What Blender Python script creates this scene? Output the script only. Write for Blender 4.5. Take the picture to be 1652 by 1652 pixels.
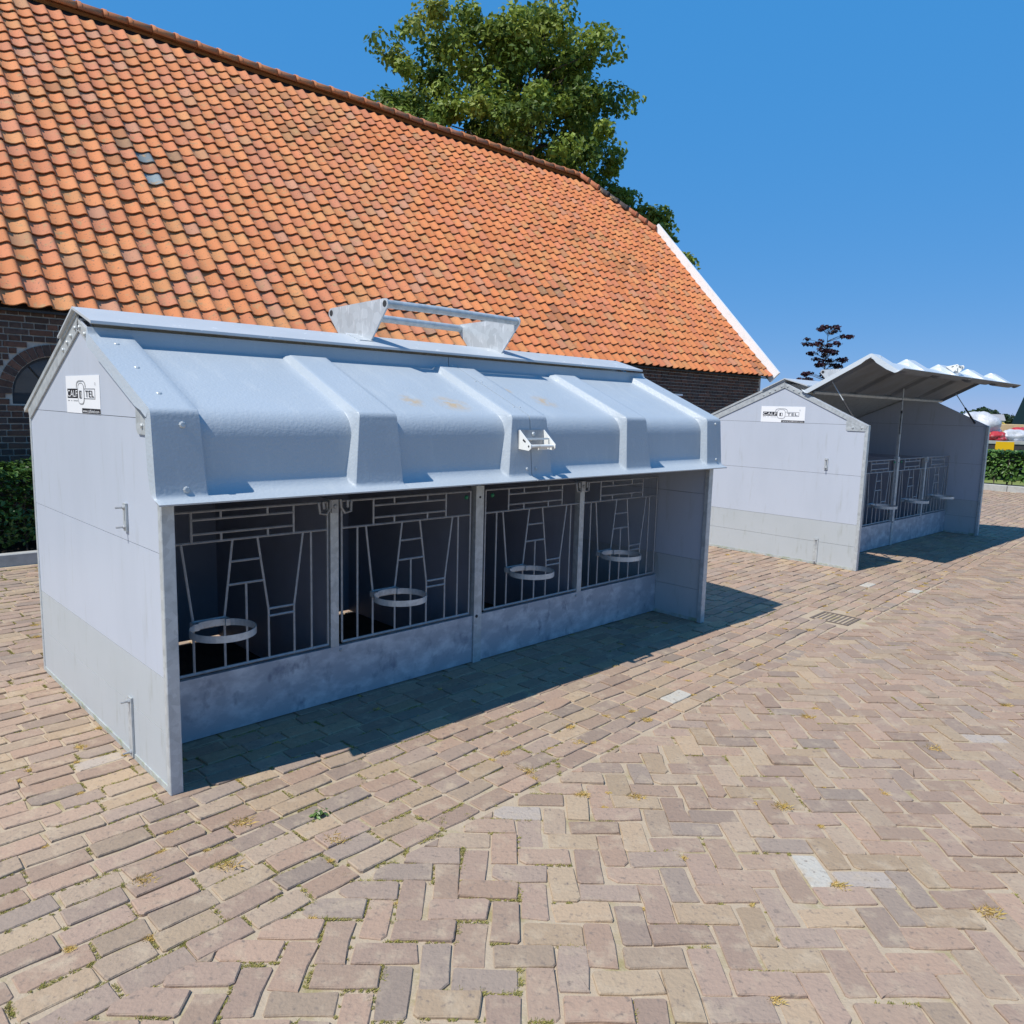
import bpy, math, random
import numpy as np
from mathutils import Matrix, Vector
R = math.radians
for o in list(bpy.data.objects):
    bpy.data.objects.remove(o)
scene = bpy.context.scene
COL = scene.collection
rnd = random.Random(7)
nrs = np.random.RandomState(11)

# ------------------------------------------------------------------ camera
CAM_H, CAM_F, PITCH, ROLL = 1.6, 1228.54, R(7.8004), R(1.5627)
cd = bpy.data.cameras.new('camera'); cam = bpy.data.objects.new('camera', cd); COL.objects.link(cam)
cd.sensor_width = 36.0; cd.lens = 36.0 * CAM_F / 1652.0; cd.clip_start = 0.05; cd.clip_end = 3000
cam.matrix_world = Matrix.Translation((0, 0, CAM_H)) @ Matrix.Rotation(R(90) - PITCH, 4, 'X') @ Matrix.Rotation(ROLL, 4, 'Z')
scene.camera = cam
# ------------------------------------------------------------------ sky, sun, exposure
SUN_EL, SUN_AZ = R(56.8), R(217.4)          # SUN_AZ: angle from +X towards +Y of the direction to the sun
world = bpy.data.worlds.new('World'); scene.world = world; world.use_nodes = True
wn = world.node_tree.nodes; wl = world.node_tree.links
bg = wn['Background']; sky = wn.new('ShaderNodeTexSky'); sky.sky_type = 'NISHITA'; sky.sun_disc = False
sky.sun_elevation = SUN_EL; sky.sun_rotation = R(90) - SUN_AZ
sky.altitude = 0; sky.air_density = 0.7; sky.dust_density = 0.0; sky.ozone_density = 6.0
# the deep blue of this clear day, even over the whole dome: the physical sky with its white veil thinned out
sm = wn.new('ShaderNodeVectorMath'); sm.operation = 'MULTIPLY_ADD'; sm.inputs[1].default_value = (.46, .28, .17); sm.inputs[2].default_value = (.24, 2.38, 6.1)
wl.new(sky.outputs[0], sm.inputs[0]); wl.new(sm.outputs[0], bg.inputs[0]); bg.inputs[1].default_value = 0.10
sd = bpy.data.lights.new('sun', 'SUN'); sun = bpy.data.objects.new('sun', sd); COL.objects.link(sun)
sd.energy = 5.0; sd.angle = R(0.53); sd.color = (1.0, 0.955, 0.88)
tosun = Vector((math.cos(SUN_AZ) * math.cos(SUN_EL), math.sin(SUN_AZ) * math.cos(SUN_EL), math.sin(SUN_EL)))
sun.rotation_euler = tosun.to_track_quat('Z', 'Y').to_euler(); sun.location = (-6, -5, 12)
vs = scene.view_settings; vs.view_transform = 'Standard'; vs.look = 'None'; vs.exposure = 0.05; vs.gamma = 1.0
vs.use_curve_mapping = False
try:
    scene.cycles.use_denoising = True
    scene.cycles.denoiser = 'OPENIMAGEDENOISE'
except Exception:
    pass
scene.cycles.max_bounces = 5; scene.cycles.diffuse_bounces = 3; scene.cycles.glossy_bounces = 2; scene.cycles.transmission_bounces = 2

# ------------------------------------------------------------------ helpers
def project(P):                              # pixel of the 1652 px photograph; only used to pick which pieces show largest
    P = np.asarray(P, float); x, y, z = P[..., 0], P[..., 1], P[..., 2] - CAM_H
    zc = y * math.cos(PITCH) - z * math.sin(PITCH); yc = y * math.sin(PITCH) + z * math.cos(PITCH)
    zz = np.where(zc > .05, zc, .05)
    u = CAM_F * x / zz; v = -CAM_F * yc / zz
    return 826 + u * math.cos(ROLL) - v * math.sin(ROLL), 826 + u * math.sin(ROLL) + v * math.cos(ROLL), zc

class Frame:
    def __init__(s, x, y, a):
        s.x, s.y, s.a = x, y, R(a); s.c, s.s = math.cos(s.a), math.sin(s.a)
    def w(s, q):
        return (s.x + q[0] * s.c - q[1] * s.s, s.y + q[0] * s.s + q[1] * s.c, q[2])
    def wn(s, A):
        A = np.asarray(A, float)
        return np.stack([s.x + A[:, 0] * s.c - A[:, 1] * s.s, s.y + A[:, 0] * s.s + A[:, 1] * s.c, A[:, 2]], 1)

class MB:
    """collects faces for one mesh object"""
    def __init__(s): s.v = []; s.f = []; s.c = []; s.m = Matrix.Identity(4)
    def add(s, vs_, fs, col=None):
        n = len(s.v); m = s.m
        for p in vs_:
            q = m @ Vector(p); s.v.append((q.x, q.y, q.z))
            s.c.append(col or (1, 1, 1))
        for f in fs: s.f.append([i + n for i in f])
    def box(s, x0, x1, y0, y1, z0, z1, col=None, ch=0.0):
        if ch <= 0:
            s.add([(x0, y0, z0), (x1, y0, z0), (x1, y1, z0), (x0, y1, z0), (x0, y0, z1), (x1, y0, z1), (x1, y1, z1), (x0, y1, z1)],
                  [(3, 2, 1, 0), (4, 5, 6, 7), (0, 1, 5, 4), (1, 2, 6, 5), (2, 3, 7, 6), (3, 0, 4, 7)], col)
        else:
            c = ch
            ring = lambda z, i: [(x0 + i, y0 + c + i * 0, z), (x0 + c, y0 + i, z), (x1 - c, y0 + i, z), (x1 - i, y0 + c, z), (x1 - i, y1 - c, z), (x1 - c, y1 - i, z), (x0 + c, y1 - i, z), (x0 + i, y1 - c, z)]
            rings = [ring(z0, 0), ring(z1 - c, 0), ring(z1, c)]
            vv = sum(rings, []); ff = [tuple(range(7, -1, -1)), tuple(range(16, 24))]
            for k in range(2):
                for i in range(8):
                    j = (i + 1) % 8; ff.append((k * 8 + i, k * 8 + j, k * 8 + 8 + j, k * 8 + 8 + i))
            s.add(vv, ff, col)
    def prism(s, poly, axis, a0, a1, col=None):
        """extrude a polygon: axis 0 -> poly is (y,z), 1 -> (x,z), 2 -> (x,y)"""
        n = len(poly)
        def mk(p, a): return (a, p[0], p[1]) if axis == 0 else ((p[0], a, p[1]) if axis == 1 else (p[0], p[1], a))
        vv = [mk(p, a0) for p in poly] + [mk(p, a1) for p in poly]
        ff = [tuple(range(n - 1, -1, -1)), tuple(range(n, 2 * n))] + [(i, (i + 1) % n, n + (i + 1) % n, n + i) for i in range(n)]
        s.add(vv, ff, col)
    def tube(s, pts, r, n=8, col=None, caps=True, closed=False):
        pts = [Vector(p) for p in pts]; rings = []
        if not isinstance(r, (list, tuple)): r = [r] * len(pts)
        up = None
        for i, p in enumerate(pts):
            if closed: d = pts[(i + 1) % len(pts)] - pts[i - 1]
            else: d = pts[min(i + 1, len(pts) - 1)] - pts[max(i - 1, 0)]
            d.normalize()
            if up is None: up = Vector((0, 0, 1)) if abs(d.z) < .9 else Vector((1, 0, 0))
            a = d.cross(up).normalized(); b = a.cross(d).normalized(); up = b
            rings.append([tuple(p + (a * math.cos(t) + b * math.sin(t)) * r[i]) for t in [2 * math.pi * k / n for k in range(n)]])
        vv = sum(rings, []); ff = []; m = len(pts)
        for i in range(m if closed else m - 1):
            for k in range(n):
                j = (i + 1) % m
                ff.append((i * n + k, i * n + (k + 1) % n, j * n + (k + 1) % n, j * n + k))
        if caps and not closed: ff += [tuple(range(n - 1, -1, -1)), tuple(range((m - 1) * n, m * n))]
        s.add(vv, ff, col)
    def dome(s, c, nrm, r, h, n=8, col=None):
        c = Vector(c); nrm = Vector(nrm).normalized(); a = nrm.orthogonal().normalized(); b = nrm.cross(a)
        vv = []; ff = []
        for rr, hh in ((r, 0), (r * .92, h * .5), (r * .6, h * .9)):
            vv += [tuple(c + (a * math.cos(t) + b * math.sin(t)) * rr + nrm * hh) for t in [2 * math.pi * k / n for k in range(n)]]
        for i in range(2):
            for k in range(n): ff.append((i * n + k, i * n + (k + 1) % n, (i + 1) * n + (k + 1) % n, (i + 1) * n + k))
        ff.append(tuple(range(2 * n, 3 * n))); s.add(vv, ff, col)
    def build(s, name, m, parent=None, smooth=False, angle=None):
        return mesh_obj(name, s.v, s.f, m, parent, smooth, s.c if any(c != (1, 1, 1) for c in s.c) else None, angle)

def mesh_obj(name, v, f, m, parent=None, smooth=False, cols=None, angle=None):
    me = bpy.data.meshes.new(name); me.from_pydata([tuple(p) for p in v], [], [tuple(int(i) for i in q) for q in f])
    if cols is not None:
        a = me.color_attributes.new('tint', 'FLOAT_COLOR', 'POINT')
        c = np.ones((len(v), 4), np.float32); c[:, :3] = np.asarray(cols, np.float32); a.data.foreach_set('color', c.ravel())
    me.materials.append(m)
    if smooth:
        me.polygons.foreach_set('use_smooth', [True] * len(me.polygons))
        if angle: me.set_sharp_from_angle(angle=R(angle))
    me.update()
    o = bpy.data.objects.new(name, me); COL.objects.link(o)
    if parent: o.parent = parent
    return o

def np_obj(name, V, F, m, parent=None, cols=None, smooth=False):
    """fast: V (n,3), F (k,3 or 4) with equal face sizes"""
    V = np.asarray(V, np.float32); F = np.asarray(F, np.int32); k = F.shape[1]
    me = bpy.data.meshes.new(name); me.vertices.add(len(V)); me.vertices.foreach_set('co', V.ravel())
    me.loops.add(F.size); me.loops.foreach_set('vertex_index', F.ravel())
    me.polygons.add(len(F)); me.polygons.foreach_set('loop_start', np.arange(0, F.size, k, dtype=np.int32))
    me.update(calc_edges=True); me.validate()
    if cols is not None:
        a = me.color_attributes.new('tint', 'FLOAT_COLOR', 'POINT')
        c = np.ones((len(V), 4), np.float32); c[:, :3] = cols; a.data.foreach_set('color', c.ravel())
    me.polygons.foreach_set('use_smooth', [bool(smooth)] * len(me.polygons))
    me.materials.append(m)
    o = bpy.data.objects.new(name, me); COL.objects.link(o)
    if parent: o.parent = parent
    return o

def tag(o, label=None, cat=None, group=None, kind=None):
    if label: o['label'] = label
    if cat: o['category'] = cat
    if group: o['group'] = group
    if kind: o['kind'] = kind
    return o
def empty(name, loc=(0, 0, 0), rz=0.0):
    o = bpy.data.objects.new(name, None); COL.objects.link(o); o.location = loc; o.rotation_euler = (0, 0, rz)
    o.empty_display_size = .2
    return o
def share(name, me, parent, loc, rot=(0, 0, 0)):
    o = bpy.data.objects.new(name, me); COL.objects.link(o); o.parent = parent; o.location = loc; o.rotation_euler = rot
    return o

# ------------------------------------------------------------------ materials
def mat(name, base, rough=.6, metal=0.0, var=None, var2=None, bump=None, bump2=None, attr=False, spec=.5, trans=0.0, vor=None, rough_var=0.0):
    """var = (noise scale, colour, low, high[, stretch xyz]) blends the base towards a colour where a noise is high"""
    m = bpy.data.materials.new(name); m.use_nodes = True; nt = m.node_tree; N = nt.nodes; Lk = nt.links
    p = N['Principled BSDF']; out = N['Material Output']
    p.inputs['Roughness'].default_value = rough; p.inputs['Metallic'].default_value = metal
    p.inputs['Specular IOR Level'].default_value = spec
    tc = N.new('ShaderNodeTexCoord')
    if attr:
        at = N.new('ShaderNodeAttribute'); at.attribute_name = 'tint'; cur = at.outputs['Color']
        tc = N.new('ShaderNodeNewGeometry')
    else:
        rgb = N.new('ShaderNodeRGB'); rgb.outputs[0].default_value = (*base, 1); cur = rgb.outputs[0]
    CO = tc.outputs['Position'] if attr else tc.outputs['Object']
    for k, vv in enumerate((var, var2)):
        if not vv: continue
        no = N.new('ShaderNodeTexNoise'); no.inputs['Scale'].default_value = vv[0]; no.inputs['Detail'].default_value = 4; no.inputs['Roughness'].default_value = .62
        src = CO
        if len(vv) > 4:
            mp = N.new('ShaderNodeMapping'); mp.inputs['Scale'].default_value = vv[4]; Lk.new(src, mp.inputs[0]); src = mp.outputs[0]
        Lk.new(src, no.inputs['Vector'])
        ra = N.new('ShaderNodeMapRange'); ra.inputs[1].default_value = vv[2]; ra.inputs[2].default_value = vv[3]
        Lk.new(no.outputs['Fac'], ra.inputs[0])
        mx = N.new('ShaderNodeMix'); mx.data_type = 'RGBA'; mx.blend_type = 'MIX'
        Lk.new(ra.outputs[0], mx.inputs[0]); Lk.new(cur, mx.inputs[6]); mx.inputs[7].default_value = (*vv[1], 1); cur = mx.outputs[2]
    if vor:
        vo = N.new('ShaderNodeTexVoronoi'); vo.inputs['Scale'].default_value = vor[0]; Lk.new(CO, vo.inputs['Vector'])
        hs = N.new('ShaderNodeMapRange'); sep = N.new('ShaderNodeSeparateColor'); Lk.new(vo.outputs['Color'], sep.inputs[0])
        Lk.new(sep.outputs[0], hs.inputs[0]); hs.inputs[3].default_value = 1 - vor[1]; hs.inputs[4].default_value = 1 + vor[1]
        mu = N.new('ShaderNodeMix'); mu.data_type = 'RGBA'; mu.blend_type = 'MULTIPLY'; mu.inputs[0].default_value = 1
        cb = N.new('ShaderNodeCombineColor')
        for i in range(3): Lk.new(hs.outputs[0], cb.inputs[i])
        Lk.new(cur, mu.inputs[6]); Lk.new(cb.outputs[0], mu.inputs[7]); cur = mu.outputs[2]
    Lk.new(cur, p.inputs['Base Color'])
    if rough_var:
        no = N.new('ShaderNodeTexNoise'); no.inputs['Scale'].default_value = 6; Lk.new(CO, no.inputs['Vector'])
        ra = N.new('ShaderNodeMapRange'); ra.inputs[3].default_value = rough - rough_var; ra.inputs[4].default_value = rough + rough_var
        Lk.new(no.outputs['Fac'], ra.inputs[0]); Lk.new(ra.outputs[0], p.inputs['Roughness'])
    nrm = None
    for bb in (bump, bump2):
        if not bb: continue
        no = N.new('ShaderNodeTexNoise'); no.inputs['Scale'].default_value = bb[0]; no.inputs['Detail'].default_value = 3
        Lk.new(CO, no.inputs['Vector'])
        bu = N.new('ShaderNodeBump'); bu.inputs['Strength'].default_value = bb[1]; bu.inputs['Distance'].default_value = bb[2]
        Lk.new(no.outputs['Fac'], bu.inputs['Height'])
        if nrm: Lk.new(nrm, bu.inputs['Normal'])
        nrm = bu.outputs[0]
    if nrm: Lk.new(nrm, p.inputs['Normal'])
    if trans > 0:
        tr = N.new('ShaderNodeBsdfTranslucent'); ms = N.new('ShaderNodeMixShader'); ms.inputs[0].default_value = trans
        Lk.new(cur, tr.inputs[0]); Lk.new(p.outputs[0], ms.inputs[1]); Lk.new(tr.outputs[0], ms.inputs[2]); Lk.new(ms.outputs[0], out.inputs[0])
    return m

M = {}
M['panel'] = mat('pale grey plastic panel', (.475, .515, .59), .42, var=(2.2, (.445, .485, .555), .42, .8, (1, 1.5, .5)), var2=(7, (.37, .40, .42), .58, .84, (1, 2.2, .3)), bump=(60, .08, .002))
M['panel_low'] = mat('grey plastic panel', (.44, .47, .49), .5, var=(2.5, (.415, .445, .46), .4, .8), var2=(9, (.33, .35, .33), .58, .82, (1, 2, .4)), bump=(60, .08, .002))
M['panel_in'] = mat('shade-darkened inner plastic panel', (.30, .31, .37), .5, var=(3, (.24, .25, .29), .4, .8))  # same plastic as the outer panels, with the pens' shade put into the colour
M['galv'] = mat('galvanised steel', (.50, .53, .54), .42, .25, var=(14, (.40, .43, .44), .45, .75), vor=(38, .10), bump=(45, .12, .002))
M['galv_spangle'] = mat('spangled galvanised plate', (.55, .58, .60), .36, .3, var=(16, (.72, .74, .76), .57, .66, (1, 3, .5)), vor=(22, .10))
M['galv_old'] = mat('weathered galvanised sheet', (.40, .425, .47), .45, .25, var=(5, (.62, .64, .67), .45, .68, (1.4, 1, 2.2)), var2=(8, (.20, .22, .28), .575, .76, (1.3, 1, .9)), bump=(25, .15, .003))
M['rod'] = mat('galvanised rod', (.40, .41, .42), .5, .3, var=(30, (.30, .31, .32), .4, .7))
M['white_paint'] = mat('white painted steel', (.78, .78, .74), .45, var=(12, (.62, .60, .54), .58, .75))
M['rubber'] = mat('black rubber', (.03, .03, .032), .7)
M['dark_floor'] = mat('black-brown floor', (.045, .038, .032), .9, var=(8, (.02, .018, .016), .4, .7), bump=(30, .5, .01))  # very dark brown with darker blotches
M['sticker'] = mat('white sticker', (.82, .83, .85), .35)
M['ink'] = mat('black print', (.02, .02, .025), .45)
M['ink_grey'] = mat('grey print', (.30, .31, .32), .45)
M['green_plastic'] = mat('green plastic', (.02, .22, .10), .4)
M['cap'] = mat('painted ridge cap', (.47, .50, .525), .45, 0.0, var=(3, (.42, .45, .475), .4, .8), var2=(26, (.80, .80, .78), .66, .70, (.6, 1, 1)))
M['hood_in'] = mat('shade-darkened raw fibreglass', (.145, .165, .20), .7, var=(4, (.12, .13, .15), .4, .7))  # raw inner face; the shade under the hood is put into this darker grey
M['galv_moss'] = mat('galvanised rail with algae', (.44, .47, .46), .55, .15, var=(8, (.30, .34, .22), .48, .68), vor=(30, .1))
def hood_mat():
    m = mat('pale blue fibreglass', (.400, .448, .492), .46, var=(1.6, (.375, .42, .46), .35, .70), var2=(7, (.44, .48, .51), .55, .8, (2.2, .6, .6)), rough_var=.10, bump=(70, .30, .006), bump2=(9, .06, .01))
    nt = m.node_tree; N = nt.nodes; Lk = nt.links; p = N['Principled BSDF']
    # a few ochre scuffs on the sloping face, at fixed places of the hood
    tc = N.new('ShaderNodeTexCoord'); cur = p.inputs['Base Color'].links[0].from_socket
    for (x, y, z, rx, ry) in ((1.62, -.50, -.225, .11, .09), (1.36, -.48, -.22, .07, .07), (2.42, -.43, -.20, .09, .08), (2.20, -.30, -.14, .06, .05)):
        mp = N.new('ShaderNodeMapping'); mp.vector_type = 'POINT'
        mp.inputs['Location'].default_value = (-x / rx, -y / ry, 0); mp.inputs['Scale'].default_value = (1 / rx, 1 / ry, 0)
        Lk.new(tc.outputs['Object'], mp.inputs[0])
        ln = N.new('ShaderNodeVectorMath'); ln.operation = 'LENGTH'; Lk.new(mp.outputs[0], ln.inputs[0])
        no = N.new('ShaderNodeTexNoise'); no.inputs['Scale'].default_value = 22; no.inputs['Detail'].default_value = 6; Lk.new(tc.outputs['Object'], no.inputs['Vector'])
        r1 = N.new('ShaderNodeMapRange'); r1.inputs[1].default_value = 1.15; r1.inputs[2].default_value = .25; Lk.new(ln.outputs['Value'], r1.inputs[0])
        r2 = N.new('ShaderNodeMapRange'); r2.inputs[1].default_value = .38; r2.inputs[2].default_value = .60; r2.inputs[4].default_value = .9; Lk.new(no.outputs['Fac'], r2.inputs[0])
        mu = N.new('ShaderNodeMath'); mu.operation = 'MULTIPLY'; Lk.new(r1.outputs[0], mu.inputs[0]); Lk.new(r2.outputs[0], mu.inputs[1])
        mx = N.new('ShaderNodeMix'); mx.data_type = 'RGBA'; Lk.new(mu.outputs[0], mx.inputs[0]); Lk.new(cur, mx.inputs[6]); mx.inputs[7].default_value = (.50, .36, .20, 1); cur = mx.outputs[2]
    Lk.new(cur, p.inputs['Base Color'])
    return m
M['hood'] = hood_mat()
M['hood_plain'] = mat('pale grey fibreglass', (.52, .57, .61), .4, var=(2, (.48, .53, .57), .4, .7), bump=(70, .25, .005))
M['tile'] = mat('clay roof tile', (1, 1, 1), .75, attr=True, var=(9, (.40, .25, .12), .57, .72), var2=(40, (.17, .12, .08), .59, .70), bump=(60, .5, .004), spec=.25)
M['wall_brick'] = mat('dark barn brick', (1, 1, 1), .85, attr=True, var=(30, (.03, .025, .024), .5, .8), bump=(80, .4, .004), spec=.2)
M['mortar'] = mat('wall mortar', (.46, .42, .37), .9, var=(20, (.36, .33, .29), .4, .7), bump=(80, .4, .004))
M['white_wood'] = mat('white painted board', (.84, .84, .84), .5, var=(6, (.72, .72, .70), .5, .8))
M['black_iron'] = mat('black cast iron', (.022, .023, .026), .5)
M['glass'] = mat('dark window glass', (.025, .028, .034), .08, spec=.6)
M['paver'] = mat('clay paver', (1, 1, 1), .85, attr=True, var=(10, (.44, .35, .25), .52, .80), var2=(44, (.19, .15, .125), .57, .74), bump=(70, .7, .005), bump2=(16, .35, .010), spec=.2)
M['sand'] = mat('joint sand', (.41, .325, .235), .95, var=(7, (.27, .23, .10), .52, .70), var2=(28, (.45, .37, .27), .5, .7), bump=(120, .6, .004), spec=.1)
M['soil'] = mat('bed soil', (.035, .027, .02), .95, var=(12, (.06, .045, .03), .4, .7), bump=(30, .8, .03))
M['kerb'] = mat('concrete kerb', (.42, .42, .40), .85, var=(9, (.32, .32, .30), .45, .75), bump=(90, .4, .003))
M['field'] = mat('meadow', (.10, .16, .04), .95, var=(.05, (.22, .24, .06), .4, .6))
M['leaf'] = mat('tree leaf', (1, 1, 1), .5, attr=True, trans=.35, spec=.3)
M['leaf_gloss'] = mat('laurel leaf', (1, 1, 1), .35, attr=True, trans=.22, spec=.4)
M['leaf_red'] = mat('copper leaf', (1, 1, 1), .5, attr=True, trans=.15, spec=.3)
M['bark'] = mat('bark', (.10, .08, .06), .9, var=(20, (.05, .04, .03), .4, .7), bump=(30, .6, .02))
M['dry_grass'] = mat('dry grass', (1, 1, 1), .8, attr=True, trans=.2, spec=.1)
M['grate'] = mat('rusty cast grate', (.16, .125, .10), .7, .2, var=(30, (.22, .16, .10), .5, .7))
M['steel_dark'] = mat('dark trailer steel', (.05, .045, .045), .6, var=(8, (.09, .06, .05), .5, .7))
M['yellow'] = mat('yellow marker plate', (.85, .48, .0), .5)
M['yellow_plastic'] = mat('yellow plastic', (.75, .52, .05), .45)
M['pale_wood'] = mat('pale timber', (.62, .48, .26), .7, var=(10, (.50, .36, .18), .4, .7, (1, 8, 8)))
M['film'] = mat('white plastic film', (.66, .68, .72), .4, trans=.25, var=(6, (.50, .52, .57), .45, .7), bump=(11, .5, .04))
M['red'] = mat('red plastic', (.42, .03, .04), .5, var=(7, (.55, .30, .32), .55, .7), bump=(12, .5, .03))
M['cab_green'] = mat('dark green paint', (.007, .016, .013), .5, spec=.3)
M['cab_glass'] = mat('tinted cab glass', (.006, .010, .010), .2, spec=.3)
M['house_wall'] = mat('far render wall', (.55, .50, .45), .8)
M['house_roof'] = mat('far grey roof', (.28, .28, .30), .8)

# ------------------------------------------------------------------ frames of the place
H1 = Frame(-1.3564, 2.9147, 44.537)
H2 = Frame(3.6155, 7.8468, 42.994)
BARN = Frame(0, 0, 43.0)
o_ = H1.w((0, -.98, 0)); PAVE = Frame(o_[0], o_[1], 46.25)      # gutter line between row paving and herringbone

# ------------------------------------------------------------------ ground sheets
def sheet(name, m, pts, z):
    o = mesh_obj(name, [(p[0], p[1], z) for p in pts], [tuple(range(len(pts)))], m); tag(o, kind='structure'); return o
sheet('field', M['field'], [(-900, -300), (1400, -300), (1400, 1600), (-900, 1600)], -.05)
KR = 20.22                                                   # barn-frame x of the far kerb
yard_pts = [BARN.w(q)[:2] for q in ((-14, -16, 0), (KR, -16, 0), (KR, 30, 0), (-14, 30, 0))]
yard = sheet('yard_sand', M['sand'], yard_pts, -.007)
bed = sheet('planting_bed', M['soil'], [BARN.w(q)[:2] for q in ((-12, 8.46, 0), (16.4, 8.46, 0), (16.4, 9.4, 0), (-12, 9.4, 0))], .06)
bed2 = sheet('planting_bed', M['soil'], [BARN.w(q)[:2] for q in ((KR + .1, -12, 0), (KR + 1.6, -12, 0), (KR + 1.6, 20, 0), (KR + .1, 20, 0))], .05)

# ------------------------------------------------------------------ clay pavers
PAL = [((.305, .215, .182), 5), ((.325, .230, .185), 4), ((.275, .212, .188), 3), ((.385, .285, .195), 1.8), ((.35, .235, .185), 3.4), ((.235, .195, .18), 1.2), ((.385, .295, .205), 1.2), ((.335, .258, .20), 3)]
pw = np.array([w for _, w in PAL]); pw = pw / pw.sum()
BL, BW = .191, .0905
def paver_list():
    out = []                                                  # (centre x, y world, angle, length, width)
    # rows parallel to the gutter (towards the barn), v >= 0
    row = 0; v = .05
    while v < 9.6:
        u = -9 + rnd.random() * .2
        while u < 22:
            ln = BL * rnd.choice((1, 1, 1, 1.03, .97, .9, .78)); cx, cy, _ = PAVE.w((u + ln / 2, v, 0))
            wob = .016 * math.sin(u * 1.3 + v) + .008 * math.sin(u * 3.1 - v * 2) + rnd.gauss(0, .003)
            cx, cy, _ = PAVE.w((u + ln / 2, v + wob, 0))
            out.append((cx, cy, PAVE.a + rnd.gauss(0, .012), ln, BW * rnd.uniform(.95, 1.04))); u += ln + rnd.uniform(.008, .016)
        v += BW + .0115; row += 1
    # herringbone at about 45 degrees to the gutter, v < 0
    a = R(1.0); P = .1
    ca, sa = math.cos(a), math.sin(a)
    for i in range(-140, 180):
        for j in range(-60, 220):
            k = (i - j) % 4
            if k == 0: x, y, hor = (i + 1) * P, (j + .5) * P, True
            elif k == 3: x, y, hor = (i + .5) * P, (j + 1) * P, False
            else: continue
            wx, wy = x * ca - y * sa, x * sa + y * ca
            if wy > 21 or wy < 1.0 or abs(wx) > wy * .95 + 2: continue
            dx, dy = wx - PAVE.x, wy - PAVE.y; v = -dx * PAVE.s + dy * PAVE.c
            if v > .09: continue
            wx += rnd.gauss(0, .004); wy += rnd.gauss(0, .004)
            out.append((wx, wy, a + (0 if hor else math.pi / 2) + rnd.gauss(0, .022), BL * rnd.uniform(.95, 1.03), BW * rnd.uniform(.94, 1.05)))
    return out
WHITE = [(3.494, 7.187), (3.795, 6.996), (.92, 4.132), (1.111, 2.456)]
PALE = [(-.02, 2.873), (-1.762, 3.248), (2.45, 3.62), (-1.9, 4.4), (1.26, 2.47)]
def paver_color(i):
    c = (np.array(PAL[nrs.choice(len(PAL), p=pw)][0]) * .60 + np.array((.340, .250, .190)) * .40) * nrs.uniform(.86, 1.12) * np.array((1.02, 1.012, .955))
    if i in white_i: return np.array((.46, .425, .365))
    if i in pale_i: return np.array((.385, .325, .275))
    return c
def paver_poly(x, y, a, ln, wd, fine, clip):
    c, s = math.cos(a), math.sin(a); hl, hw = ln / 2, wd / 2
    if fine:
        k = rnd.uniform(.003, .008)
        base = [(-hl, -hw + k), (-hl + k, -hw), (0, -hw), (hl - k, -hw), (hl, -hw + k), (hl, hw - k), (hl - k, hw), (0, hw), (-hl + k, hw), (-hl, hw - k)]
        base = [(px + rnd.gauss(0, .0026), py + rnd.gauss(0, .0026)) for px, py in base]     # worn, uneven outline
        if rnd.random() < .12:                                                                 # a broken corner
            e = rnd.uniform(.012, .03); base[0] = (-hl, -hw + e); base[1] = (-hl + e * 1.2, -hw)
    else:
        base = [(px + rnd.gauss(0, .002), py + rnd.gauss(0, .002)) for px, py in ((-hl, -hw), (hl, -hw), (hl, hw), (-hl, hw))]
    P = [(x + px * c - py * s, y + px * s + py * c) for px, py in base]
    if clip:                                                                                   # cut against the gutter rows
        side = lambda p: -(-(p[0] - PAVE.x) * PAVE.s + (p[1] - PAVE.y) * PAVE.c) - .008
        Q = []
        for i, p in enumerate(P):
            q = P[(i + 1) % len(P)]; dp, dq = side(p), side(q)
            if dp >= 0: Q.append(p)
            if dp * dq < 0: t = dp / (dp - dq); Q.append((p[0] + (q[0] - p[0]) * t, p[1] + (q[1] - p[1]) * t))
        P = Q
    return P
def paver_geo(P, z0):
    n = len(P); cx, cy = sum(p[0] for p in P) / n, sum(p[1] for p in P) / n
    tx, ty = rnd.gauss(0, .014), rnd.gauss(0, .014); vv = []
    for inset, dz in ((0, -.03), (0, -.0035), (.0035, 0)):
        for px, py in P:
            dx, dy = px - cx, py - cy; d = max(math.hypot(dx, dy), 1e-5); f = 1 - inset / d
            vv.append((cx + dx * f, cy + dy * f, z0 + dz + (tx * dx + ty * dy if dz > -.02 else 0)))
    ff = []
    for k in range(2):
        for i in range(n):
            j = (i + 1) % n; ff.append((k * n + i, k * n + j, k * n + n + j)); ff.append((k * n + i, k * n + n + j, k * n + n + i))
    vv.append((cx, cy, z0)); ff += [(2 * n + i, 2 * n + (i + 1) % n, 3 * n) for i in range(n)]
    return vv, ff, n
def area(P): return abs(sum(P[i][0] * P[(i + 1) % len(P)][1] - P[(i + 1) % len(P)][0] * P[i][1] for i in range(len(P)))) / 2
pavers = paver_list()
pxy = np.array([p[:2] for p in pavers])
white_i, pale_i = [{int(np.argmin(((pxy - np.array(w)) ** 2).sum(1))) for w in ww} for ww in (WHITE, PALE)]
PX, PY, PZ = project(np.array([(p[0], p[1], 0) for p in pavers]))
keep = [i for i in range(len(pavers)) if PZ[i] > .8 and PZ[i] < 20 and -160 < PX[i] < 1820 and PY[i] < 1900]
bx_ = lambda x, y: ((x * BARN.c + y * BARN.s), (-x * BARN.s + y * BARN.c))
keep2 = []
for i in keep:
    q = bx_(pavers[i][0], pavers[i][1])
    if q[0] < KR - .1 and (q[1] < 8.27 or q[0] > 16.5): keep2.append(i)
DR = (2.62, 5.95)                                            # drain
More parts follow.
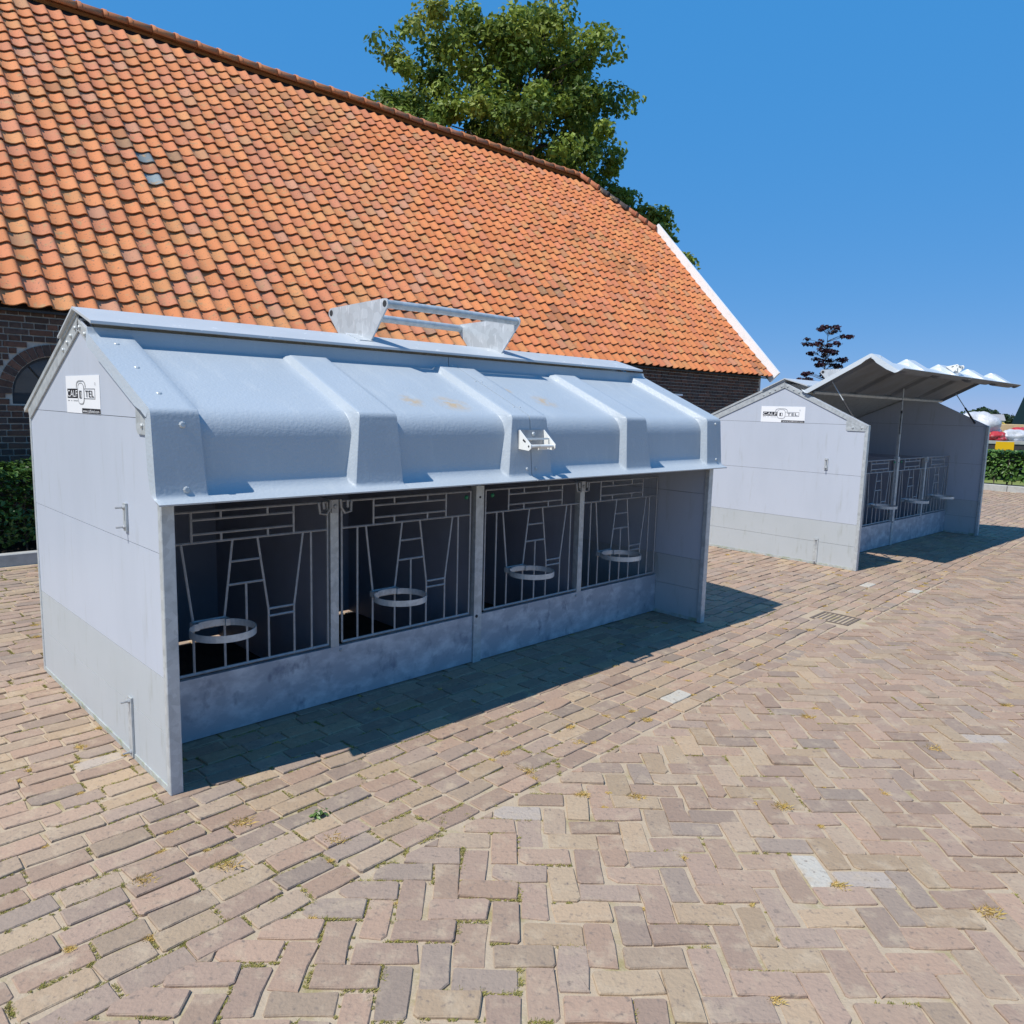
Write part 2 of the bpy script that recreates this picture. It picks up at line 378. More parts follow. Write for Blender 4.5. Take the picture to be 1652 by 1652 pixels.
def near_drain(x, y):
    dx, dy = x - DR[0], y - DR[1]; return abs(dx * PAVE.c + dy * PAVE.s) < .225 and abs(-dx * PAVE.s + dy * PAVE.c) < .178
keep2 = [i for i in keep2 if not near_drain(pavers[i][0], pavers[i][1])]
def in_hut(F, x, y):
    dx, dy = x - F.x, y - F.y; u, v = dx * F.c + dy * F.s, -dx * F.s + dy * F.c
    return .05 < u < 3.95 and .5 < v < 1.9
vis = [i for i in keep2 if 0 < PX[i] < 1652 and 900 < PY[i] < 1452 and not in_hut(H1, *pavers[i][:2])]
# order by apparent size, leaving out what the near hutch hides
def hidden(i):
    return 62 < PX[i] < 285 and PY[i] < 1075 + (PX[i] - 70) * 1.0
vis = sorted([i for i in vis if not hidden(i)], key=lambda i: PZ[i])[:300]
single = set(vis)
paving = yard
V, Fq, Cc = [], [], []
for i in keep2:
    x, y, a, ln, wd = pavers[i]; z0 = rnd.gauss(0, .0018)
    dv = (x - PAVE.x) * -PAVE.s + (y - PAVE.y) * PAVE.c
    herring = abs(a - PAVE.a) > .3
    P = paver_poly(x, y, a, ln, wd, PZ[i] < 7.5, herring and dv > -.13)
    if len(P) < 3 or area(P) < .0009: continue
    vv, ff, n = paver_geo(P, z0); col = paver_color(i)
    if i in single:
        o = mesh_obj('paver', [(p[0] - x, p[1] - y, p[2] - z0) for p in vv], ff, M['paver'], paving, False, [col] * len(vv)); o.location = (x, y, z0)
    else:
        b = len(V); V += vv; Cc += [col] * len(vv)
        Fq += [tuple(b + t for t in q) for q in ff]
o = np_obj('paver_field', V, Fq, M['paver'], paving, np.array(Cc)); tag(o, kind='stuff')

# ------------------------------------------------------------------ dry grass and moss in the joints
def blades(centers, nb, hmin, hmax, spread, cols, lean=.7, w=.0022):
    V, F, C = [], [], []
    for (x, y, z, sc) in centers:
        for _ in range(int(nb * rnd.uniform(.6, 1.4))):
            a = rnd.random() * 6.283; r = spread * sc * rnd.random() ** .7
            bx, by = x + r * math.cos(a), y + r * math.sin(a) * .8
            h = rnd.uniform(hmin, hmax) * sc; d = rnd.random() * 6.283; l = lean * h * rnd.uniform(.3, 1.6)
            px, py = math.cos(d + 1.57) * w, math.sin(d + 1.57) * w
            tx, ty = bx + math.cos(d) * l, by + math.sin(d) * l
            k = len(V); c = np.array(cols[rnd.randrange(len(cols))]) * rnd.uniform(.8, 1.2)
            V += [(bx - px, by - py, z), (bx + px, by + py, z), ((bx + tx) / 2 + px * .8, (by + ty) / 2 + py * .8, z + h * .72), (tx, ty, z + h)]
            F += [(k, k + 1, k + 2), (k, k + 2, k + 3)]; C += [c] * 4
    return V, F, C
near = [i for i in keep2 if PZ[i] < 9 and not in_hut(H1, *pavers[i][:2])]
def joint_point(i):
    x, y, a, ln, wd = pavers[i]
    if rnd.random() < .6: t = rnd.uniform(-.5, .5) * ln; s = wd / 2 + .006
    else: t = ln / 2 + .006; s = rnd.uniform(-.5, .5) * wd
    return x + t * math.cos(a) - s * math.sin(a), y + t * math.sin(a) + s * math.cos(a)
near_w = near + [i for i in near if (pavers[i][0] - PAVE.x) * -PAVE.s + (pavers[i][1] - PAVE.y) * PAVE.c > 0] * 2
tufts = [(*joint_point(rnd.choice(near_w)), -.004, rnd.choice((.35, .45, .5, .6, .7, 1.0))) for _ in range(420)]
tufts += [(x, y, -.004, s * .85) for x, y, s in ((-.62, 2.62, 1.6), (-1.0, 2.72, 1.7), (-.95, 2.45, 1.8), (-1.2, 2.35, 1.4), (.35, 3.5, 1.3), (.1, 3.2, 1.4), (1.9, 2.35, 2.4), (1.6, 2.3, 1.6), (2.1, 3.55, 1.5), (1.15, 2.95, 1.5), (1.62, 3.9, 1.4), (.55, 3.0, 1.2))]
dg = blades(tufts, 120, .004, .014, .030, [(.62, .43, .13), (.58, .38, .11), (.66, .50, .22), (.52, .40, .13)], 1.6, .0009)
o = np_obj('dry_grass', dg[0], dg[1], M['dry_grass'], None, np.array(dg[2])); tag(o, 'dry straw coloured grass tufts growing in the paving joints', 'grass', kind='stuff')
def joint_run(i, k):
    x, y, a, ln, wd = pavers[i]; side = rnd.choice((-1, 1)); t0 = rnd.uniform(-.5, .1); out = []
    longs = rnd.random() < .7
    for q in range(k):
        f = t0 + (.5 - t0) * q / max(k - 1, 1) * rnd.uniform(.8, 1.1)
        t, s_ = (f * ln, side * (wd / 2 + .005)) if longs else (side * (ln / 2 + .005), f * wd)
        out.append((x + t * math.cos(a) - s_ * math.sin(a), y + t * math.sin(a) + s_ * math.cos(a), -.006, rnd.uniform(.4, 1.0)))
    return out
moss = []
near_l = [i for i in near if PX[i] < 900 and PY[i] > 1150 or PX[i] < 120]
for _ in range(260): moss += joint_run(rnd.choice(near), rnd.randrange(2, 7))
for _ in range(520): moss += joint_run(rnd.choice(near_l), rnd.randrange(3, 8))
mg = blades(moss, 26, .004, .009, .014, [(.30, .27, .07), (.36, .31, .10), (.22, .23, .06), (.42, .35, .14)], 1.3, .0012)
o = np_obj('joint_moss', mg[0], mg[1], M['dry_grass'], None, np.array(mg[2])); tag(o, 'low yellow green moss growing between the pavers', 'moss', kind='stuff')

def leaf_quads(pos, nrm, size, cols, stretch=1.6):
    """diamond leaves; pos (n,3), nrm (n,3)"""
    n = len(pos); nrm = nrm / np.maximum(np.linalg.norm(nrm, axis=1, keepdims=True), 1e-6)
    t = nrs.normal(size=(n, 3)); t -= nrm * (t * nrm).sum(1, keepdims=True); t /= np.maximum(np.linalg.norm(t, axis=1, keepdims=True), 1e-6)
    b = np.cross(nrm, t); s = (size * nrs.uniform(.7, 1.3, n))[:, None]
    fold = nrm * s * .12
    V = np.stack([pos - t * s * stretch * .5, pos + b * s * .5 + fold - t * s * .1, pos + t * s * stretch * .5, pos - b * s * .5 + fold - t * s * .1], 1).reshape(-1, 3)
    F = np.arange(4 * n).reshape(-1, 4)
    F = np.concatenate([F[:, [0, 1, 2]], F[:, [0, 2, 3]]], 0)
    return V, F, np.repeat(cols, 4, 0)

# small green weed in the paving in front of the near hutch
wd = empty('weed', (-.722, 2.789, 0)); tag(wd, 'small green leafy weed in a paving joint before the near hutch', 'weed')
P_, N_ = [], []
for k in range(16):
    a = rnd.random() * 6.28; r = rnd.uniform(.006, .04); P_.append((r * math.cos(a), r * math.sin(a), rnd.uniform(.004, .022))); N_.append((.5 * math.cos(a), .5 * math.sin(a), 1))
lv = leaf_quads(np.array(P_) * .8, np.array(N_), .016, np.tile(np.array([(.12, .20, .05)]), (16, 1)) * nrs.uniform(.7, 1.4, (16, 1)))
np_obj('leaves', lv[0], lv[1], M['leaf_gloss'], wd, lv[2])
st = MB()
for k in range(5):
    a = k * 1.25; st.tube([(0, 0, -.006), (.02 * math.cos(a), .02 * math.sin(a), .008)], .0015, 5)
st.build('stem', M['leaf_gloss'], wd)

# drain grate in the gutter
dr = empty('drain_grate', (DR[0], DR[1], 0), PAVE.a); tag(dr, 'square rusty drain grate set into the brick paving', 'drain')
mb = MB()
for q in ((-.15, .15, -.15, -.13), (-.15, .15, .13, .15)): mb.box(*q, -.03, -.002)
for q in ((-.15, -.132, -.13, .13), (.132, .15, -.13, .13)): mb.box(*q, -.03, -.0025)
mb.build('frame', M['grate'], dr)
for k in range(7):
    mb = MB(); y = -.11 + k * .036; mb.box(-.131, .131, y - .008, y + .008, -.03, -.005); mb.build('slat', M['grate'], dr)
mb = MB(); mb.box(-.132, .132, -.13, .13, -.05, -.032); mb.build('sump', M['rubber'], dr)

# ------------------------------------------------------------------ kerbs
def kerb_row(name, F, p0, p1, h, w, seg=1.0):
    r = empty(name, F.w((p0[0], p0[1], 0))); r['kind'] = 'structure'
    L_ = math.hypot(p1[0] - p0[0], p1[1] - p0[1]); a = F.a + math.atan2(p1[1] - p0[1], p1[0] - p0[0]); r.rotation_euler = (0, 0, a)
    n = int(L_ / seg); me = None
    mb = MB(); mb.box(0, seg - .008, 0, w, -.05, h, ch=.008); first = mb.build('kerb_stone', M['kerb'], r); me = first.data
    for k in range(1, n): share('kerb_stone', me, r, (k * seg, rnd.gauss(0, .003), rnd.gauss(0, .002)))
kerb_row('bed_kerb', BARN, (-6, 8.33), (16.4, 8.33), .11, .10)
kerb_row('yard_kerb', BARN, (KR + .05, -9), (KR - .02, 13), .14, .12)

# ------------------------------------------------------------------ calf hutch
HL, HD = 4.0, 1.935
YR, ZR, ZF, ZB = .935, 1.955, 1.522, 1.512
YK, GZ0, GZ1 = .443, .312, 1.088
HY, HZ = .695, 1.86                                           # hood hinge
def gable(z0, z1):
    """part of the gable outline between two heights, as (y,z)"""
    def yf(z): return 0 if z <= ZF else (z - ZF) / (ZR - ZF) * YR
    def yb(z): return HD if z <= ZB else HD - (z - ZB) / (ZR - ZB) * (HD - YR)
    pts = [(yf(z0), z0), (yb(z0), z0)]
    if z0 < ZB < z1: pts.append((HD, ZB))
    if z1 >= ZR: pts.append((YR, ZR))
    else: pts += [(yb(z1), z1), (yf(z1), z1)]
    if z0 < ZF < z1: pts.append((0, ZF))
    return pts
def text_mesh(body):
    cu = bpy.data.curves.new('txt', 'FONT'); cu.body = body; cu.size = 1; ob = bpy.data.objects.new('txt', cu); COL.objects.link(ob)
    dgr = bpy.context.evaluated_depsgraph_get(); me = bpy.data.meshes.new_from_object(ob.evaluated_get(dgr))
    bpy.data.objects.remove(ob); bpy.data.curves.remove(cu); return me
TXT = {t: text_mesh(t) for t in ('CALF', 'TEL', 'www.calfotel.com')}
def make_sticker(root):
    y0, y1, z0, z1 = 1.200, .680, 1.519, 1.694                # left, right (seen from outside), bottom, top
    W, Hh = y0 - y1, z1 - z0
    X = lambda d: -.0005 - d                                  # distance proud of the plank
    def pt(u, v, d): return (X(d), y0 - u * W, z1 - v * Hh)
    def rect(mb, u0, u1, v0, v1, d): mb.add([pt(u0, v0, d), pt(u0, v1, d), pt(u1, v1, d), pt(u1, v0, d)], [(0, 1, 2, 3)])
    mb = MB(); mb.prism([(y1, z0), (y0, z0), (y0, z1), (y1, z1)], 0, X(.0015), X(0)); s = mb.build('sticker', M['sticker'], root)
    s['label'] = 'white sticker with black lettering'
    mb = MB(); rect(mb, .045, .40, .345, .60, .0022); rect(mb, .48, .998, .86, .99, .0022)
    # outline box on the right
    for q in ((.55, .87, .345, .36), (.55, .87, .60, .615), (.862, .87, .36, .60)): rect(mb, *q, .0022)
    rect(mb, .432, .462, .40, .60, .0046); rect(mb, .462, .50, .40, .418, .0046); rect(mb, .462, .50, .582, .60, .0046); rect(mb, .494, .502, .418, .582, .0046)
    mb.build('print_block', M['ink'], s)
    def oval(cu, cv, ru, rv, a0, a1, th, n=28, ex=.6):
        P = []
        for k in range(n + 1):
            t = a0 + (a1 - a0) * k / n; c, q = math.cos(t), math.sin(t)
            P.append((math.copysign(abs(c) ** ex, c), math.copysign(abs(q) ** ex, q)))
        return [(cu + p[0] * ru, cv - p[1] * rv) for p in P], [(cu + p[0] * (ru - th), cv - p[1] * (rv - th * 2.4)) for p in P]
    mb = MB()                                                 # white oval field that interrupts the bars
    o1, _ = oval(.47, .475, .095, .285, 0, 2 * math.pi, .01); mb.add([pt(u, v, .0028) for u, v in o1[:-1]], [tuple(range(len(o1) - 2, -1, -1))]); mb.build('print_field', M['sticker'], s)
    mb = MB()
    for args in ((.47, .475, .095, .285, 0, 2 * math.pi, .010), (.47, .36, .14, .235, .05, math.pi - .05, .012)):
        a, b = oval(*args); n = len(a); mb.add([pt(u, v, .0034) for u, v in a + b], [(i + 1, i, n + i, n + i + 1) for i in range(n - 1)])
    for k in range(9):
        if k in (2, 4): continue
        rect(mb, .05 + k * .036, .05 + k * .036 + .024, .655, .685, .0022)
    a, b = oval(.885, .22, .012, .035, 0, 6.283, .004, 12); n = len(a); mb.add([pt(u, v, .0034) for u, v in a + b], [(i + 1, i, n + i, n + i + 1) for i in range(n - 1)])
    mb.build('print_line', M['ink_grey'], s)
    for body, u0, u1, v0, v1, mm in (('CALF', .055, .365, .385, .565, 'sticker'), ('TEL', .60, .845, .395, .565, 'ink'), ('www.calfotel.com', .51, .975, .885, .968, 'sticker')):
        me = TXT[body].copy(); co = np.array([v.co[:] for v in me.vertices]); mn, mxx = co.min(0), co.max(0)
        for v in me.vertices:
            u = u0 + (v.co.x - mn[0]) / (mxx[0] - mn[0]) * (u1 - u0); w = v1 + (v.co.y - mn[1]) / (mxx[1] - mn[1]) * (v0 - v1)
            v.co = pt(u, w, .0036)
        me.materials.clear(); me.materials.append(M[mm]); me.update()
        ob = bpy.data.objects.new('lettering', me); COL.objects.link(ob); ob.parent = s

def hood_profiles():
    """rib and panel sections as matching point lists (y,z) in hutch space"""
    def arc(p, a, b, r, n):                                    # fillet corner p between points a and b
        p, a, b = map(lambda q: np.array(q, float), (p, a, b)); d1 = (a - p) / np.linalg.norm(a - p); d2 = (b - p) / np.linalg.norm(b - p)
        s, e = p + d1 * r, p + d2 * r; return [tuple((1 - t) ** 2 * s + 2 * t * (1 - t) * p + t * t * e) for t in np.linspace(0, 1, n)]
    def lin(a, b, n): return [(a[0] + (b[0] - a[0]) * t, a[1] + (b[1] - a[1]) * t) for t in np.linspace(0, 1, n, endpoint=False)]
    def path(top, c0, c1, foot, lip, r0, r1, r2):
        A = arc(c0, top, c1, r0, 5); B = arc(c1, c0, foot, r1, 9); C = arc(foot, c1, lip, r2, 6)
        return lin(top, A[0], 3) + A + lin(A[-1], B[0], 11)[1:] + B + lin(B[-1], C[0], 7)[1:] + C + [lip]
    rib = path((.700, 1.900), (.688, 1.868), (-.022, 1.556), (-.052, 1.222), (-.100, 1.203), .012, .022, .02)
    pan = path((.700, 1.900), (.692, 1.832), (.018, 1.534), (.004, 1.245), (-.100, 1.203), .012, .085, .05)
    return np.array(rib), np.array(pan)
RIBS = [(-.2, .145, -.2, .160), (.885, 1.090, .845, 1.110), (1.865, 2.135, 1.820, 2.165), (2.895, 3.100, 2.875, 3.140), (3.855, 4.2, 3.840, 4.2)]
def smooth(t): t = np.clip(t, 0, 1); return t * t * (3 - 2 * t)
def make_hood(root, x0, x1, left_end, right_end, m):
    rib, pan = hood_profiles(); n = len(rib)
    prog = np.clip((1.55 - rib[:, 1]) / .34, 0, 1)             # 0 on the slope, 1 at the lip
    topf = smooth((.672 - pan[:, 0]) / .035)
    fl = .022; nodes = []                                      # (x on the slope, x at the lip, rib weight)
    for a, b, c, d in RIBS:
        ramp = ((0, 0), (.12, .04), (.5, .5), (.88, .96), (1, 1))
        nodes += [(a - fl + fl * t, c - fl + fl * t, w) for t, w in ramp]
        nodes += [(a + (b - a) * t, c + (d - c) * t, 1) for t in (.1, .3, .5, .7, .9)]
        nodes += [(b + fl * (1 - t), d + fl * (1 - t), w) for t, w in ramp[::-1]]
    extra = []
    for (p, q) in zip(nodes[:-1], nodes[1:]):
        if q[0] - p[0] > .2: extra += [(p[0] + (q[0] - p[0]) * t, p[1] + (q[1] - p[1]) * t, 0) for t in np.linspace(.08, .92, 8)]
    nodes = sorted([q for q in nodes + extra if x0 + .004 < q[0] < x1 - .004])
    nodes = [(x0, x0, 1.0)] + nodes + [(x1, x1, 1.0)]
    V, F = [], []; cols_ = []
    for xt, xb, w0 in nodes:
        w = np.full(n, w0) * (topf if .3 < xt < 3.7 else 1.0)
        p = pan * (1 - w[:, None]) + rib * w[:, None]
        cols_.append([(xt + (xb - xt) * g, q[0] - HY, q[1] - HZ) for q, g in zip(p, prog)])
    def skirt(col, sx):                                        # the wrapped side edge at a hutch end
        out1, out2 = [], []
        for i, (x, y, z) in enumerate(col):
            j0, j1 = max(i - 1, 0), min(i + 1, n - 1); d = np.array(col[j1][1:]) - np.array(col[j0][1:]); d = d / max(np.linalg.norm(d), 1e-6)
            nrm = np.array((d[1], -d[0]))
            if i < 3: nrm = nrm * .2
            out1.append((x + sx * .006, y + nrm[0] * -.010, z + nrm[1] * -.010 if False else z - .010 * (i >= 3)))
            k = .052 if i < n - 8 else .052 * (n - 1 - i) / 8
            if 16 < i < 28: k = .040
            # inward: towards larger y on the fascia, towards smaller z on the slope
            an = R(-90) * (1 - min(max((i - 17) / 10, 0), 1)); inn = np.array((math.cos(an), math.sin(an)))
            out2.append((x + sx * .007, y + inn[0] * k, z + inn[1] * k))
        return out1, out2
    if left_end:
        a, b = skirt(cols_[0], -1); cols_ = [b] + cols_
    if right_end:
        a, b = skirt(cols_[-1], 1); cols_ = cols_ + [b]
    for c in cols_: V += c
    for i in range(len(cols_) - 1):
        for k in range(n - 1): F.append((i * n + k, i * n + k + 1, (i + 1) * n + k + 1, (i + 1) * n + k))
    o = mesh_obj('hood', V, F, m, root, True, None, 32)
    o.data.materials.append(M['hood_in'])
    md = o.modifiers.new('thick', 'SOLIDIFY'); md.thickness = .007; md.offset = -1; md.material_offset = 1; md.material_offset_rim = 0
    es = o.modifiers.new('split', 'EDGE_SPLIT'); es.split_angle = R(34)
    o.location = (0, HY, HZ)
    return o

def hexbolt(mb, c, nrm, r=.011, h=.009): mb.dome(c, nrm, r, h, 7)
GATE_X = (.155, 1.075, 2.105, 3.035)
def make_gate(root, gx, hook_left, hook_right):
    mb = MB(); y = YK; r = .0062
    def rod(x0, z0, x1, z1, rr=r): mb.tube([(gx + x0, y, z0), (gx + x1, y, z1)], rr, 6)
    W = .905; zt, z1, z2, zr, zb = GZ1, 1.050, .983, .944, .322
    rod(.0, zt, W, zt); rod(0, zr, W, zr); rod(0, zb, W, zb, .008); rod(0, zb, 0, zt); rod(W, zb, W, zt)
    rod(.20, zr, .20, zt); rod(.712, zr, .712, zt); rod(.20, z1, .712, z1); rod(.20, z2, .712, z2)
    for x in (.339, .573): rod(x, z1, x, zt); rod(x, zr, x, z2)
    rod(.097, zb, .097, zr); rod(.808, zb, .808, zr)
    for xt, xb in ((.151, .196), (.393, .345), (.518, .570), (.763, .709)):
        rod(xt, zr, xb, .572); rod(xb, .572, xb, zb)
    rod(.379, .837, .533, .837); rod(.365, .725, .549, .725); rod(.456, zb, .456, .725)
    rod(.196, .572, .345, .572); rod(.196, .538, .345, .538); rod(.570, .575, .709, .575); rod(.570, .538, .709, .538)
    g = mb.build('gate', M['rod'], root, True, 50)
    # feeding ring: flat band bent to a circle
    mb = MB(); c = (gx + .27, YK - .158); n = 40; rr = .145; th = .004; zc = .557; hb = .016
    vv = []
    for k in range(n):
        a = 2 * math.pi * k / n; ca, sa = math.cos(a), math.sin(a)
        for q, z in ((rr, zc - hb), (rr, zc + hb), (rr - th, zc + hb), (rr - th, zc - hb)): vv.append((c[0] + q * ca, c[1] + q * sa, z))
    ff = []
    for k in range(n):
        j = (k + 1) % n
        for e in range(4): ff.append((k * 4 + e, j * 4 + e, j * 4 + (e + 1) % 4, k * 4 + (e + 1) % 4))
    mb.add(vv, ff)
    for x in (.196, .345): mb.box(gx + x - .012, gx + x + .012, YK - .045, YK + .008, zc - hb, zc + hb)
    mb.build('feed_ring', M['galv'], g)
    mb = MB()
    for side, on in ((0, hook_left), (W, hook_right)):
        if not on: continue
        s = 1 if side == 0 else -1; x = gx + side
        mb.tube([(x + s * .055, y - .008, zt + .002), (x + s * .05, y - .012, zt - .055), (x + s * .012, y - .012, zt - .062), (x - s * .01, y - .012, zt - .03), (x - s * .014, y - .012, zt + .012)], .0075, 6)
        mb.tube([(x + s * .03, y - .012, zt + .004), (x + s * .028, y - .014, zt - .034)], .008, 6)
    if mb.v: mb.build('hook', M['rod'], g)
    return g

def make_hutch(frame, name_label, open_deg, hood_m, group):
    root = empty('calf_hutch', frame.w((0, 0, 0)), frame.a); tag(root, name_label, 'calf hutch', group)
    zs = [0.0, .25, .482, .993, 1.519, 2.2]
    for end, (xa, xb) in enumerate(((0, .03), (HL - .03, HL))):
        r = None
        for k in range(5):
            poly = gable(zs[k] + (.0012 if k else .004), min(zs[k + 1] - .0012, ZR) if k < 4 else ZR)
            mb = MB(); mb.prism(poly, 0, xa, xb); pl = mb.build('plank', M['panel_low'] if k < 2 else M['panel'], root)
        # dark core behind the joints
        mb = MB(); mb.prism(gable(.006, ZR - .01), 0, xa + .006, xb - .006); mb.build('panel_core', M['rubber'], root)
        sx = -1 if end == 0 else 1; xo = xa if end == 0 else xb
        mb = MB(); x0, x1 = sorted((xo + sx * .006, xo - sx * .046)); mb.box(x0, x1, -.010, .026, 0, ZF - .002, ch=.003); mb.build('edge_post', M['galv'], root)
        mb = MB(); x0, x1 = sorted((xo + sx * .005, xo - sx * .040)); mb.box(x0, x1, HD - .014, HD + .012, 0, ZB - .002, ch=.003); mb.build('edge_post', M['galv'], root)
        mb = MB(); x0, x1 = sorted((xo + sx * .004, xo - sx * .034)); mb.box(x0, x1, .0265, HD - .0145, 0, .026); mb.build('base_rail', M['galv_moss'], root)
        # sloping edge strips
        for (ya, za, yb, zb) in ((-.004, ZF, YR, ZR), (YR, ZR, HD + .004, ZB)):
            L_ = math.hypot(yb - ya, zb - za); dy, dz = (yb - ya) / L_, (zb - za) / L_; ny, nz = -dz, dy
            def q(t, n): return (ya + dy * t + ny * n, za + dz * t + nz * n)
            mb = MB(); a0, a1 = sorted((xo + sx * .0015, xo + sx * .009)); mb.prism([q(0, -.052), q(L_, -.052), q(L_, .012 if ya == YR else -.006), q(0, .012 if ya == YR else -.006)], 0, a0, a1)
            mb.build('edge_strip', M['galv'], root)
            mb = MB(); near_ridge = (ya == YR)
            for t in (.05, .13, .20, .28):
                tt = t if near_ridge else L_ - t; c = q(tt, -.026); hexbolt(mb, (xo + sx * .009, c[0], c[1]), (sx, 0, 0))
            mb.build('bolt_row', M['galv'], root)
        # brackets
        mb = MB(); a0, a1 = sorted((xo + sx * .0012, xo + sx * .0075)); mb.prism([(.012, 1.455), (.205, 1.455), (.222, 1.475), (.222, 1.615), (.012, 1.51)], 0, a0, a1)
        br = mb.build('bracket', M['galv'], root)
        mb = MB()
        for yy in (.06, .15): hexbolt(mb, (xo + sx * .0075, yy, 1.49), (sx, 0, 0))
        mb.build('bolt', M['galv'], br)
        for (yy, za, zb, wv, name) in ((.40, 1.035, 1.155, .018, 'handle'), (.44, .012, .285, .022, 'lock_plate')):
            mb = MB(); a0, a1 = sorted((xo + sx * .0012, xo + sx * .010)); mb.box(a0, a1, yy - wv, yy + wv, za, zb); ob = mb.build(name, M['galv'], root)
            mb = MB()
            for zz in (za + .018, zb - .018): mb.tube([(xo + sx * .010, yy, zz), (xo + sx * .045, yy, zz)], .0045, 6); hexbolt(mb, (xo + sx * .010, yy, zz), (sx, 0, 0), .011, .008)
            mb.build('bolt', M['rod'], ob)
    make_sticker(root)
    # rear wall, floor, partitions
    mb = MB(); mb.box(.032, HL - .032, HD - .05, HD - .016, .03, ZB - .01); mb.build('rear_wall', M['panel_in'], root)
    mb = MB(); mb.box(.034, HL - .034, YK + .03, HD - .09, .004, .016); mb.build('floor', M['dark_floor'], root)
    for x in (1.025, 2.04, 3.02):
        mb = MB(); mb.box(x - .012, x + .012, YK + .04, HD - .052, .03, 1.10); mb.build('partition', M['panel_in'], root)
    # kick panels and posts
    for a, b in ((.034, 2.006), (2.074, HL - .034)):
        mb = MB(); mb.prism([(YK - .012, .006), (YK + .012, .006), (YK + .012, .300), (YK + .02, .304), (YK - .012, .304)], 0, a, b); kp = mb.build('kick_panel', M['galv_old'], root)
        mb = MB(); hexbolt(mb, ((a + b) / 2 + (.04 if a < 1 else -.03), YK - .012, .282), (0, -1, 0), .010, .006); mb.build('bolt', M['rod'], kp)
    mb = MB(); mb.box(2.008, 2.072, YK - .022, YK + .028, .0, 1.12); mb.box(2.030, 2.056, YK - .010, YK + .020, 1.12, 1.66 if open_deg else 1.40); cp = mb.build('centre_post', M['galv'], root)
    mb = MB(); hexbolt(mb, (2.03, YK - .022, .30), (0, -1, 0), .011, .006); hexbolt(mb, (2.04, YK - .022, 1.05), (0, -1, 0), .008, .004); mb.build('bolt', M['rubber'], cp)
    for x in (1.025, 3.020):
        mb = MB(); mb.box(x - .024, x + .024, YK - .012, YK + .035, .305, 1.10); pp = mb.build('gate_post', M['galv'], root)
        mb = MB(); mb.box(x - .020, x + .020, YK - .020, YK - .0125, 1.03, 1.10); hexbolt(mb, (x, YK - .020, 1.065), (0, -1, 0), .012, .008); mb.build('post_cap', M['rod'], pp)
    for k, gx in enumerate(GATE_X): make_gate(root, gx if k else .085, k in (1, 3), k in (0, 2))
    for x, on in ((1.935, 1), (2.15, 1)):
        mb = MB(); mb.dome((x, YK - .012, 1.055), (0, -1, 0), .014, .012, 10); mb.build('knob', M['green_plastic'], root, True)
    # rear roof slope and ridge cap
    dy, dz = HD + .06 - YR, (ZB - ZR) / (HD - YR) * (HD + .06 - YR); L_ = math.hypot(dy, dz); ny, nz = -dz / L_, dy / L_
    mb = MB(); mb.prism([(YR, ZR + .015), (YR + dy, ZR + dz + .015), (YR + dy + ny * .022, ZR + dz + .015 + nz * .022), (YR + ny * .0, ZR + .036)], 0, -.016, HL + .016)
    mb.build('rear_roof', M['galv'], root)
    mb = MB(); zf = 1.916
    mb.prism([(YR, 1.992), (YR + .26, 1.872), (YR + .26, 1.882), (YR, 2.003), (.668, zf + .010), (.666, zf - .002), (.672, zf - .004), (.678, zf)], 0, -.030, HL - .02)
    cap_o = mb.build('ridge_cap', M['cap'], root)
    mb = MB(); mb.box(.0, HL, YR - .03, YR + .03, ZR - .07, ZR - .01); mb.build('ridge_beam', M['galv'], root)
    mb = MB(); mb.box(.04, HL - .04, HY + .012, HY + .035, 1.84, 1.885); mb.build('hinge_rail', M['galv'], root)
    # lifting frame
    lf = empty('lifting_frame', (0, 0, 0)); lf.parent = root
    for xp, nm in ((1.5, -1), (2.55, 1)):
        yc, zt = .945, 2.195
        out = []
        cs = [(yc - .285, zt - .03, .030), (yc + .285, zt - .045, .030)]
        for (cy, cz, rr), (t0, t1) in zip(cs, ((-150, -270), (90, -30))):
            for t in np.linspace(t0, t1, 7): out.append((cy + rr * math.cos(R(t)), cz + rr * math.sin(R(t))))
        out += [(yc + .125, 1.94), (yc - .125, 1.94)]
        mb = MB(); mb.prism(out, 0, xp - .005, xp + .005); mb.prism([(yc - .16, 1.955), (yc, 2.003), (yc, 2.011), (yc - .165, 1.963)], 0, *(sorted((xp, xp + nm * .09)))); pl = mb.build('lifting_plate', M['galv_spangle'], lf)
        mb = MB()
        for cy, cz, rr in cs: mb.tube([(xp - .0062, cy, cz), (xp - .0058, cy, cz)], .019, 12)
        mb.build('tube_hole', M['rubber'], pl)
    for cy, cz in ((.945 - .285, 2.165), (.945 + .285, 2.150)):
        mb = MB(); mb.tube([(1.506, cy, cz), (1.9, cy, cz + .004), (2.544, cy, cz)], .024, 12); mb.build('lifting_tube', M['galv'], lf, True, 50)
    # hood halves
    ha = make_hood(root, -.036, 1.9975, True, False, hood_m); hb = make_hood(root, 2.0025, HL + .036, False, True, hood_m)
    def hp(mb, x, s, fas, r=.012):                             # bolt on slope (distance s down from the hinge) or on the fascia (height)
        if fas is None:
            t = s; y = .688 - t * .915; z = 1.868 - t * .402; mb.dome((x, y - HY, z - HZ - .001), (0, -.41, .91), r, .006, 8)
        else: mb.dome((x, -.022 - (1.556 - fas) * .09 - HY, fas - HZ), (0, -1, .09), r, .007, 8)
    mb = MB()
    for s in (.10, .36, .62): hp(mb, .05, s, None)
    for z in (1.50, 1.25): hp(mb, .08, 0, z, .014)
    for s in (.06, .30, .66): hp(mb, 1.975, s, None, .005)
    for z in (1.262,): hp(mb, 1.965, 0, z, .010)
    mb.build('bolt', M['galv'], ha)
    mb = MB()
    for s in (.06, .30, .66): hp(mb, 2.025, s, None, .005)
